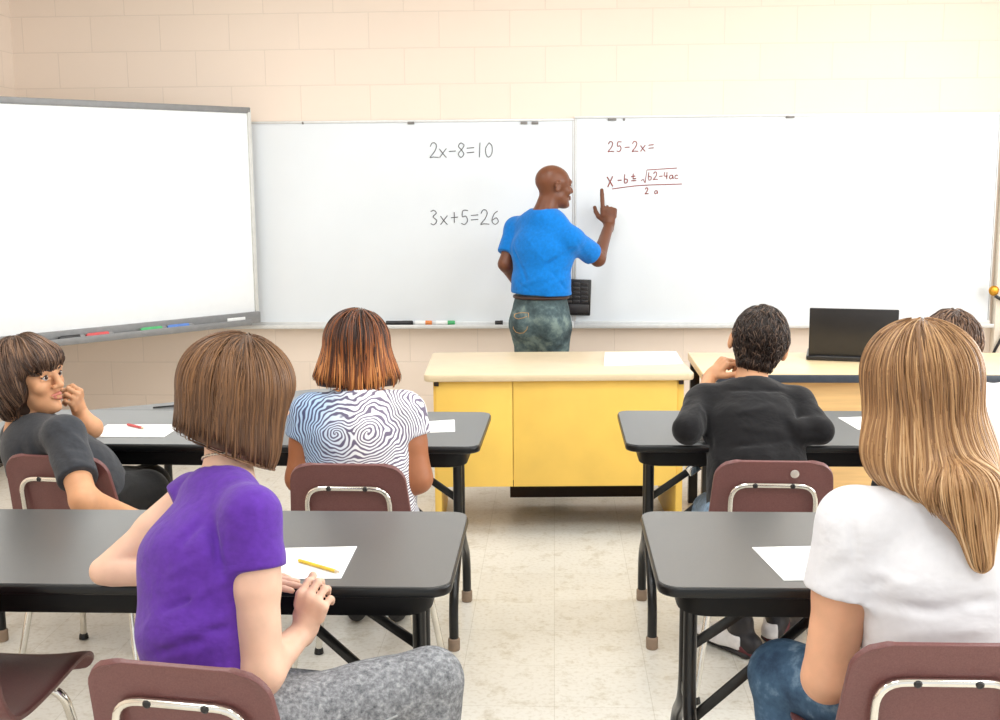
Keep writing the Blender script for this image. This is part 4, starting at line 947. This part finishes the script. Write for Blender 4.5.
    stop = lambda L, r: (L[..., 2] < -.175-.04*r.rand(len(L), 1)-.23*np.clip((L[..., 0]+.045)/.10, 0, 1)) | ((L[..., 1] > .06) & (L[..., 2] < -.06)) | ((L[..., 0] < -.04) & (L[..., 2] < -.20-.03*r.rand(len(L), 1)))
    add_hair('hair', f, T, R, M_BLOND_H, o, base, rts, cb, 46, .0105, .006, .0025, stop, lambda st, L: np.clip(.18+.62*st-.12*np.exp(-((L[..., 2]-.02)/.06)**2)+.15*np.clip(-L[..., 2]/.3, 0, 1), 0, 1), grav=V(.14, -.03, -1), rnd=.11, seed=4, basetint=.25)
blonde()

# ---- girl in the swirl print shirt
def swirl():
    J = dict(pelvis=px(362, 520, 3.68), waist=px(360, 470, 3.66), chest=px(358, 435, 3.68), neck=px(357, 391, 3.74), side_p=RT(0), side_c=RT(0))
    J['shr'] = px(404, 412, 3.70); J['shl'] = px(311, 414, 3.70); base = V(J['pelvis'][0], J['pelvis'][1], 0)
    R = frame(FW(-6, -.10), V(.0, .05, 1)); c = px(357, 350, 3.80); F = Field(.005); T = head(F, c, R, 1.0, ears=False); neck(F, T, J['neck']-V(0, 0, .02), .05)
    torso(F, J, -.004, s=1.)
    elr = px(417, 478, 3.68); wrr = pz(392, 436, .785); ell_ = px(301, 478, 3.68); wrl = pz(330, 436, .785)
    arm(F, J['shr'], elr, wrr, (.056, .054, .050, .029)); arm(F, J['shl'], ell_, wrl, (.056, .054, .050, .029))
    hand(F, wrr, nv(V(-.6, .8, -.1)), V(0, 0, -1), [.3, .35, .4, .4], s=.95, side=-1); hand(F, wrl, nv(V(.6, .8, -.1)), V(0, 0, -1), [.3, .35, .4, .4], s=.95, side=1)
    sp = J['side_p']; hl, hr = J['pelvis']-sp*.09, J['pelvis']+sp*.09; kl = hl+V(.0, .42, -.03); kr = hr+V(-.03, .42, -.03); al = V(kl[0], kl[1]-.03, .09); ar = V(kr[0], kr[1]-.03, .09)
    leg(F, hl, kl, al); leg(F, hr, kr, ar)
    o = person_obj(F, M_SKIN_B, 'girl with auburn streaked hair in a blue and white swirl print shirt', base=base)
    k = cloth('swirl_print', (240, 240, 240), .004, var=.01, fs=12)
    # swirling contour-line print: two spirals warped by noise
    gt = k.n('ShaderNodeNewGeometry'); nz = k.n('ShaderNodeTexNoise', Scale=5.5, Detail=3.); c0 = k.coord(); k.l(c0, 0, nz, 'Vector')
    sx = k.n('ShaderNodeSeparateXYZ'); k.l(c0, 0, sx, 0)
    def dist(cx, cz):
        a = k.n('ShaderNodeMath', operation='SUBTRACT'); a.inputs[1].default_value = cx; k.l(sx, 'X', a, 0)
        b = k.n('ShaderNodeMath', operation='SUBTRACT'); b.inputs[1].default_value = cz; k.l(sx, 'Z', b, 0)
        cb = k.n('ShaderNodeCombineXYZ'); k.l(a, 0, cb, 0); k.l(b, 0, cb, 1); le = k.n('ShaderNodeVectorMath', operation='LENGTH'); k.l(cb, 0, le, 0)
        at = k.n('ShaderNodeMath', operation='ARCTAN2'); k.l(b, 0, at, 0); k.l(a, 0, at, 1); sp_ = k.n('ShaderNodeMath', operation='MULTIPLY_ADD'); sp_.inputs[1].default_value = (1 if cx < 0 else -1)*2*.00982/(2*PI); k.l(at, 0, sp_, 0); k.l(le, 'Value', sp_, 2); return sp_
    zc = float(px(360, 430, 3.6)[2]); d1, d2 = dist(-.055, zc), dist(.05, zc+.005)
    mn = k.n('ShaderNodeMath', operation='SMOOTH_MIN'); mn.inputs[2].default_value = .05; k.l(d1, 0, mn, 0); k.l(d2, 0, mn, 1)
    ml = k.n('ShaderNodeMath', operation='MULTIPLY_ADD'); ml.inputs[1].default_value = .13; k.l(nz, 'Fac', ml, 0); k.l(mn, 0, ml, 2)
    fr = k.n('ShaderNodeMath', operation='MULTIPLY'); fr.inputs[1].default_value = 640.; k.l(ml, 0, fr, 0)
    sn_ = k.n('ShaderNodeMath', operation='SINE'); k.l(fr, 0, sn_, 0)
    n4 = k.n('ShaderNodeTexNoise', Scale=7., Detail=2.); k.l(c0, 0, n4, 'Vector')
    thr = k.n('ShaderNodeMath', operation='MULTIPLY_ADD'); thr.inputs[1].default_value = .9; k.l(n4, 'Fac', thr, 0); k.l(sn_, 0, thr, 2)
    ra = k.ramp([(.42, (244, 244, 246)), (.66, (112, 102, 124))]); 
    ms_ = k.n('ShaderNodeMath', operation='MULTIPLY_ADD'); ms_.inputs[1].default_value = .33; ms_.inputs[2].default_value = .34; k.l(thr, 0, ms_, 0); k.l(ms_, 0, ra, 'Fac')
    bl = k.n('ShaderNodeMapRange'); bl.inputs[1].default_value = .02; bl.inputs[2].default_value = -.13; k.l(sx, 'X', bl, 0)
    n5 = k.n('ShaderNodeMath', operation='MULTIPLY'); k.l(bl, 0, n5, 0); n5.inputs[1].default_value = .62
    mx = k.n('ShaderNodeMix', data_type='RGBA', blend_type='MULTIPLY'); k.l(n5, 0, mx, 'Factor'); k.l(ra, 'Color', mx, 6); mx.inputs[7].default_value = (*lin((96, 170, 224)), 1)
    k.l(mx, 2, k.b, 'Base Color')
    f = shirt_field(J, dict(r=(J['shr'], elr, wrr), l=(J['shl'], ell_, wrl)), .016, (px(362, 515, 3.66), V(0, 0, -1)), .36, .072, .074, wr=.003, wf=20, neckr=.062, belly=1.1, pf=[(318, 440, 345, 455, .006, .014), (370, 455, 400, 440, .006, .014), (330, 420, 318, 455, -.006, .014), (392, 420, 402, 455, -.006, .014)])
    fmesh('print_shirt', f, k.m, o, base)
    k2 = cloth('pale_trousers', (196, 196, 204), .004); f = Field(.007); f.add(ell(J['pelvis'], J['pelvis']+V(0, 0, .06), (.178, .13), (.165, .122), sp), .03); f.cut(J['pelvis']+V(0, 0, .05), V(0, 0, 1)); leg(f, hl, kl, al, .01); leg(f, hr, kr, ar, .01); f.cut(V(0, 0, .07), V(0, 0, -1)); fmesh('trousers', f, k2.m, o, base)
    M_SH = mat('black_shoe', (36, 34, 34), .6)
    for a in (al, ar): f = Field(.007); shoe(f, a, FW(0), .95); fmesh('shoe', f, M_SH, o, base)
    eyes(T, R, 1., o, base)
    rt = R[:, 0]; f = Field(.006)
    f.add(eld(T(0, -.014, .040), (.088, .106, .092), R), .02); f.add(ell(T(0, -.016, .02), T(0, -.025, -.085), (.100, .108), (.138, .106), rt, pw=2.2), .04); f.cut(T(0, 0, -.115), R@V(0, 0, -1)); f.sub(rbox(T(0, .14, -.075), (.07, .085, .10), R, .03), .02)
    rs = np.random.RandomState(15); rts, cb = scalp_roots(f, T, R, 1900, rs, -.03, (.02, -.01, .125), lambda L: ~((L[:, 1] > .075) & (L[:, 2] < .05)))
    stop = lambda L, r: (L[..., 2] < -.128+.018*r.normal(size=(len(L), 1))+.04*(np.abs(L[..., 0])/.1)) | ((L[..., 1] > .06) & (np.abs(L[..., 0]) < .06) & (L[..., 2] < .0))
    add_hair('hair', f, T, R, M_OMBRE_H, o, base, rts, cb, 30, .0098, .007, .0030, stop, lambda st, L: np.clip(.58*st**1.4+.60*np.clip((.07-L[..., 2])/.17, 0, 1)*(.40+.80*st)+.12*np.clip(np.abs(L[..., 0])/.1-.4, 0, 1), 0, 1), rnd=.10, seed=6, basetint=.1)
swirl()

# ---- boy in the black sweatshirt
def blackboy():
    J = dict(pelvis=px(762, 512, 3.68), waist=px(757, 470, 3.74), chest=px(755, 430, 3.84), neck=px(750, 384, 3.96), side_p=RT(-4), side_c=RT(-6))
    J['shr'] = px(796, 404, 3.90); J['shl'] = px(703, 402, 3.93); base = V(J['pelvis'][0], J['pelvis'][1], 0)
    R = frame(FW(2, -.12), V(.24, .05, 1)); c = px(757, 346, 4.03); F = Field(.0045); T = head(F, c, R, 1.06, eo=.013); neck(F, T, J['neck']-V(0, 0, .02), .052)
    torso(F, J, -.012, s=.9)
    elr = pz(819, 430, .795); wrr = pz(775, 433, .785); ell_ = pz(687, 430, .795); wrl = px(711, 376, 4.06)
    arm(F, J['shr'], elr, wrr, s=.88); arm(F, J['shl'], ell_, wrl, s=.88)
    hand(F, wrr, nv(pz(730, 428, .765)-wrr), V(0, .1, -1), [.3, .35, .4, .4], s=.95, side=-1)
    hand(F, wrl, nv(px(729, 357, 4.05)-wrl), V(.6, .3, -.5), [.9, 1.1, 1.2, 1.2], (.8, .7), .95, 1)
    sp = J['side_p']; hl, hr = J['pelvis']-sp*.085-V(0, 0, .02), J['pelvis']+sp*.085-V(0, 0, .02); kl = px(712, 512, 4.02); kr = px(800, 512, 4.05)
    f1, f2 = pz(742, 655, .0), pz(778, 640, 0); al = V(f1[0], f1[1]+.02, .09); ar = V(f2[0], f2[1]+.02, .09)
    leg(F, hl, kl, al); leg(F, hr, kr, ar)
    o = person_obj(F, M_SKIN_T, 'boy in a black sweatshirt with short dark hair, resting head on hand', base=base)
    f = shirt_field(J, dict(r=(J['shr'], elr, wrr), l=(J['shl'], ell_, wrl)), .018, (px(762, 512, 3.68), V(0, -.25, -1)), {'r': 1.62, 'l': 1.22}, .062, .050, wr=.004, wf=30, neckr=.060, s=.93, pf=[(690, 400, 680, 430, -.006, .010), (700, 398, 692, 440, .009, .009), (676, 418, 700, 428, -.006, .008), (674, 430, 698, 440, .007, .008), (810, 405, 828, 428, -.006, .010), (803, 418, 828, 416, .009, .009), (800, 432, 832, 432, -.006, .008), (735, 415, 775, 405, .006, .012), (730, 448, 790, 440, -.007, .010), (740, 428, 780, 432, .006, .010), (718, 460, 735, 500, -.007, .010), (706, 410, 712, 450, -.008, .009), (798, 410, 794, 450, -.008, .009), (725, 390, 785, 392, -.006, .009)])
    fmesh('sweatshirt', f, cloth('black_fleece', (21, 20, 22), .006, var=.08, fs=18).m, o, base)
    k2 = cloth('light_denim', (122, 150, 178), .004, var=.18); f = Field(.007); f.add(ell(J['pelvis']-V(0, 0, .01), J['pelvis']+V(0, 0, .05), (.168, .125), (.155, .118), sp), .03); f.cut(J['pelvis']+V(0, 0, .04), V(0, 0, 1)); 
    leg(f, hl, kl, al, .010); leg(f, hr, kr, ar, .010); f.cut(V(0, 0, .17), V(0, 0, -1)); fmesh('jeans', f, k2.m, o, base)
    MW, MD, MR = mat('white_leather', (232, 228, 226), .5), mat('black_leather', (34, 30, 32), .5), mat('dark_red_leather', (96, 34, 40), .5)
    for a, fw in ((al, FW(-38)), (ar, FW(30))):
        f = Field(.005); shoe(f, a, fw, 1.02); f.cut(V(0, 0, .022), V(0, 0, -1)); so = fmesh('sneaker', f, MD, o, base); fr = nv(V(fw[0], fw[1], 0)); r_ = np.cross(fr, V(0, 0, 1)); b = V(a[0], a[1], 0)
        f = Field(.005); f.add(ell(b-fr*.05+V(0, 0, .014), b+fr*.17+V(0, 0, .014), (.043, .017), (.046, .015), r_), .01); f.cut(V(0, 0, .001), V(0, 0, -1)); fmesh('sole', f, MD, so, base)
        f = Field(.005); shoe(f, a, fw, 1.02); f.dis(lambda x, y, z: -.003+0*x); f.cut(b+V(-.010, 0, 0), V(1, 0, 0)); f.cut(V(0, 0, .024), V(0, 0, -1)); f.cut(V(0, 0, .075), V(0, 0, 1)); fmesh('side_panel', f, MW, so, base)
        f = Field(.005); shoe(f, a, fw, 1.02); f.dis(lambda x, y, z: -.0025+0*x); f.cut(b-fr*.03+V(0, 0, .05), nv(fr*.6-V(0, 0, .8))*-1.); f.cut(b+fr*.0+V(0, 0, .085), V(0, 0, 1)); f.cut(b-fr*.005+V(0, 0, .05), nv(fr*.9-V(0, 0, .45))); fmesh('stripe', f, MR, so, base)
    eyes(T, R, 1., o, base)
    f = Field(.006); f.add(eld(T(0, -.016, .044), (.087, .110, .094), R), .02); f.add(ell(T(0, -.04, .02), T(0, -.062, -.055), (.076, .055), (.055, .036), R[:, 0]), .04); f.sub(rbox(T(0, .145, -.03), (.075, .085, .085), R, .03), .02)
    for sx in (-1, 1): f.sub(eld(T(sx*.092, .0, -.012), (.028, .04, .050), R), .01)
    rs = np.random.RandomState(21); rts, cb = scalp_roots(f, T, R, 4200, rs, -.10, (.0, -.02, .10), lambda L: ~((L[:, 1] > .07) & (L[:, 2] < .04)))
    add_hair('hair', f, T, R, M_BLACK_H, o, base, rts, cb+rs.normal(size=cb.shape)*.40, 6, .006, .007, .0021, lambda L, r: (L[..., 2] < -.105) | ((np.abs(L[..., 0]) > .066) & (L[..., 1] > -.04) & (L[..., 2] < .034)), lambda st, L: np.clip(.1+.8*st**1.6, 0, 1)+0*L[..., 2], rnd=.6, seed=9, basetint=.15)
blackboy()

# ---- boy in the grey shirt looking back
def greyboy():
    J = dict(pelvis=px(92, 505, 3.62), waist=px(76, 474, 3.61), chest=px(43, 452, 3.62), neck=px(22, 424, 3.62), side_p=RT(80), side_c=RT(52))
    J['shr'] = px(64, 434, 3.44); J['shl'] = px(20, 436, 3.82); base = V(J['pelvis'][0], J['pelvis'][1], 0)
    R = frame(V(.95, -.26, -.14), V(-.06, -.06, 1)); c = px(31, 377, 3.60); F = Field(.0035); T = head(F, c, R, 1.02); neck(F, T, J['neck']-V(0, 0, .02), .05)
    torso(F, J, -.008, s=.94)
    elr = px(84, 500, 3.25); wrr = px(140, 520, 3.42); ell_ = pz(92, 428, .785); wrl = px(79, 410, 3.82)
    arm(F, J['shr'], elr, wrr, (.045, .043, .042, .027)); arm(F, J['shl'], ell_, wrl, s=.9)
    hand(F, wrr, nv(wrr-elr), V(0, .2, -1), [.3, .3, .35, .4], s=.95, side=-1)
    hand(F, wrl, nv(px(73, 385, 3.72)-wrl), V(-1, .25, .1), [1.2, 1.25, 1.3, 1.3], (.6, .6), .98, 1, .02, tdir=(.25, .1, .9))
    sp = J['side_p']; hr, hl = J['pelvis']+sp*.08, J['pelvis']-sp*.08; kr = px(160, 494, 3.56); kl = px(205, 480, 3.78)
    kr = px(146, 492, 3.74); kl = px(150, 486, 3.95); ar = V(kr[0]+.0, kr[1], .09); al = V(kl[0], kl[1]+.03, .09); leg(F, hr, kr, ar); leg(F, hl, kl, al)
    o = person_obj(F, M_SKIN_T, 'boy in a dark grey t-shirt with shaggy brown hair looking back, chin on hand', base=base)
    f = shirt_field(J, dict(r=(J['shr'], elr, wrr), l=(J['shl'], ell_, wrl)), .014, (px(95, 500, 3.62), nv(J['pelvis']-J['waist'])), {'r': .70, 'l': .5}, .058, .062, h=.005, wr=.003, wf=24, neckr=.056, pf=[(42, 425, 66, 465, -.007, .010), (52, 420, 84, 445, .007, .010), (66, 448, 96, 452, -.005, .009), (70, 462, 98, 466, .006, .009), (28, 440, 42, 470, .008, .010), (35, 432, 55, 470, .006, .009), (20, 445, 30, 475, -.006, .010)])
    fmesh('t_shirt', f, cloth('charcoal_jersey', (54, 56, 61), .005, var=.06, fs=16).m, o, base)
    f = Field(.006); f.add(ell(J['pelvis']-V(0, 0, .01), J['pelvis']+V(0, 0, .05), (.165, .125), (.155, .118), sp), .03); f.cut(J['pelvis']+V(0, 0, .05), V(0, 0, 1))
    leg(f, hr, kr, ar, .016); leg(f, hl, kl, al, .016); f.cut(V(0, 0, .1), V(0, 0, -1)); f.dis(lambda x, y, z: .005*wob(x, y, z, 22)); fmesh('trousers', f, cloth('black_nylon', (22, 21, 21), .005, rough=.6, var=.08).m, o, base)
    M_SH = mat('white_sneaker', (220, 220, 220), .6)
    for a in (ar, al): f = Field(.006); shoe(f, a, FW(70), 1.); fmesh('shoe', f, M_SH, o, base)
    eyes(T, R, 1.02, o, base, (.25, 1, .02))
    lip = []
    M_LIP = mat('lip', (196, 118, 102), .4)
    f = Field(.0016); f.add(cap(T(0, .0997, -.0537), T(.020, .089, -.0565), .0072, .0036), .004).add(cap(T(0, .0997, -.0537), T(-.020, .089, -.0565), .0072, .0036), .004)
    f.add(cap(T(0, .0988, -.0655), T(.017, .089, -.0622), .0082, .0036), .002).add(cap(T(0, .0988, -.0655), T(-.017, .089, -.0622), .0082, .0036), .002); f.sub(cap(T(-.02, .0985, -.0592), T(.02, .0985, -.0592), .0018, .0018), .002); fmesh('lips', f, M_LIP, o, base, 1)
    M_BROW = mat('brow_hair', (50, 34, 26), .7)
    for sx in (-1, 1):
        v, q = tubes(np.array([[T(sx*.015, .097, .024), T(sx*.03, .0945, .029), T(sx*.048, .083, .026)]]), np.array([[.003, .0034, .0015]]), 6); np_mesh('eyebrow', v, q, M_BROW, o, base)
    rt = R[:, 0]; f = Field(.005)
    f.add(eld(T(0, -.014, .044), (.090, .108, .094), R), .02); f.add(ell(T(0, -.03, .02), T(0, -.045, -.09), (.094, .085), (.085, .06), rt), .04); f.add(eld(T(.0, .058, .062), (.066, .044, .036), R), .03)
    for sx in (-1, 1): f.add(eld(T(sx*.070, .0, -.01), (.024, .045, .055), R), .03)
    f.cut(T(0, 0, -.115), R@V(0, 0, -1)); f.sub(rbox(T(0, .125, -.092), (.13, .088, .118), R, .03), .012); f.dis(lambda x, y, z: .005*wob(x, y, z, 55))
    rs = np.random.RandomState(31); rts, cb = scalp_roots(f, T, R, 2200, rs, -.02, (.0, -.04, .125), lambda L: ~((L[:, 1] > .085) & (L[:, 2] < .04)))
    stop = lambda L, r: (L[..., 2] < -.085+.03*r.normal(size=(len(L), 1))) | ((L[..., 1] > .038) & (L[..., 2] < .024+.014*r.normal(size=(len(L), 1))))
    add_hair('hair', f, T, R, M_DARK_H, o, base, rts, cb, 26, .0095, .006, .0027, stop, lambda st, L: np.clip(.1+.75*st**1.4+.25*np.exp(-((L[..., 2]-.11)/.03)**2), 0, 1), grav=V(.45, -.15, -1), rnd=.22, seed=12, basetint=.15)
greyboy()

# ---- student mostly hidden behind the blonde girl
def hidden():
    J = dict(pelvis=px(965, 512, 3.72), waist=px(966, 470, 3.76), chest=px(966, 430, 3.82), neck=px(964, 388, 3.92), side_p=RT(0), side_c=RT(0))
    J['shr'] = px(1012, 404, 3.88); J['shl'] = px(915, 404, 3.88); base = V(J['pelvis'][0], J['pelvis'][1], 0)
    R = frame(FW(-10, -.1), V(0, .05, 1)); c = px(949, 348, 3.98); F = Field(.006); T = head(F, c, R, 1.); neck(F, T, J['neck']-V(0, 0, .02), .052); torso(F, J, -.006, s=.98)
    elr = pz(1035, 440, .79); wrr = pz(985, 432, .775); ell_ = pz(893, 440, .79); wrl = pz(935, 432, .775); arm(F, J['shr'], elr, wrr); arm(F, J['shl'], ell_, wrl)
    hand(F, wrr, nv(V(-.8, .5, 0)), V(0, 0, -1), [.3]*4, side=-1); hand(F, wrl, nv(V(.8, .5, 0)), V(0, 0, -1), [.3]*4, side=1)
    sp = J['side_p']; hl, hr = J['pelvis']-sp*.09-V(0, 0, .02), J['pelvis']+sp*.09-V(0, 0, .02); kl, kr = hl+V(-.03, .4, -.01), hr+V(.03, .4, -.01); al, ar = V(kl[0], kl[1]-.04, .09), V(kr[0], kr[1]-.04, .09); leg(F, hl, kl, al); leg(F, hr, kr, ar)
    o = person_obj(F, M_SKIN_W, 'student with short brown hair in a white shirt, mostly hidden behind the blonde girl', base=base)
    f = shirt_field(J, dict(r=(J['shr'], elr, wrr), l=(J['shl'], ell_, wrl)), .02, (px(965, 508, 3.72), V(0, -.2, -1)), .7, .074, .07, h=.007, wr=.004, wf=20); fmesh('t_shirt', f, cloth('plain_white_cotton', (240, 240, 240), var=.01).m, o, base)
    f = Field(.007); f.add(ell(J['pelvis']-V(0, 0, .01), J['pelvis']+V(0, 0, .05), (.168, .125), (.155, .118), sp), .03); f.cut(J['pelvis']+V(0, 0, .04), V(0, 0, 1)); leg(f, hl, kl, al, .01); leg(f, hr, kr, ar, .01); f.cut(V(0, 0, .07), V(0, 0, -1)); fmesh('trousers', f, cloth('navy_cotton', (52, 60, 80)).m, o, base)
    for a in (al, ar): f = Field(.007); shoe(f, a, FW(0)); fmesh('shoe', f, mat('brown_shoe', (70, 52, 42), .6), o, base)
    eyes(T, R, 1., o, base)
    f = Field(.006); f.add(eld(T(0, -.016, .042), (.085, .106, .090), R), .02); f.add(ell(T(0, -.04, .02), T(0, -.062, -.055), (.076, .055), (.055, .036), R[:, 0]), .04); f.sub(rbox(T(0, .145, -.03), (.075, .085, .085), R, .03), .02)
    rs = np.random.RandomState(41); rts, cb = scalp_roots(f, T, R, 2000, rs, -.10, (.0, -.02, .10), lambda L: ~((L[:, 1] > .07) & (L[:, 2] < .04)))
    add_hair('hair', f, T, R, M_DARK_H, o, base, rts, cb+rs.normal(size=cb.shape)*.3, 7, .007, .006, .0026, lambda L, r: (L[..., 2] < -.105), lambda st, L: np.clip(.3+.7*st, 0, 1)+0*L[..., 2], rnd=.4, seed=19, basetint=.3)
hidden()
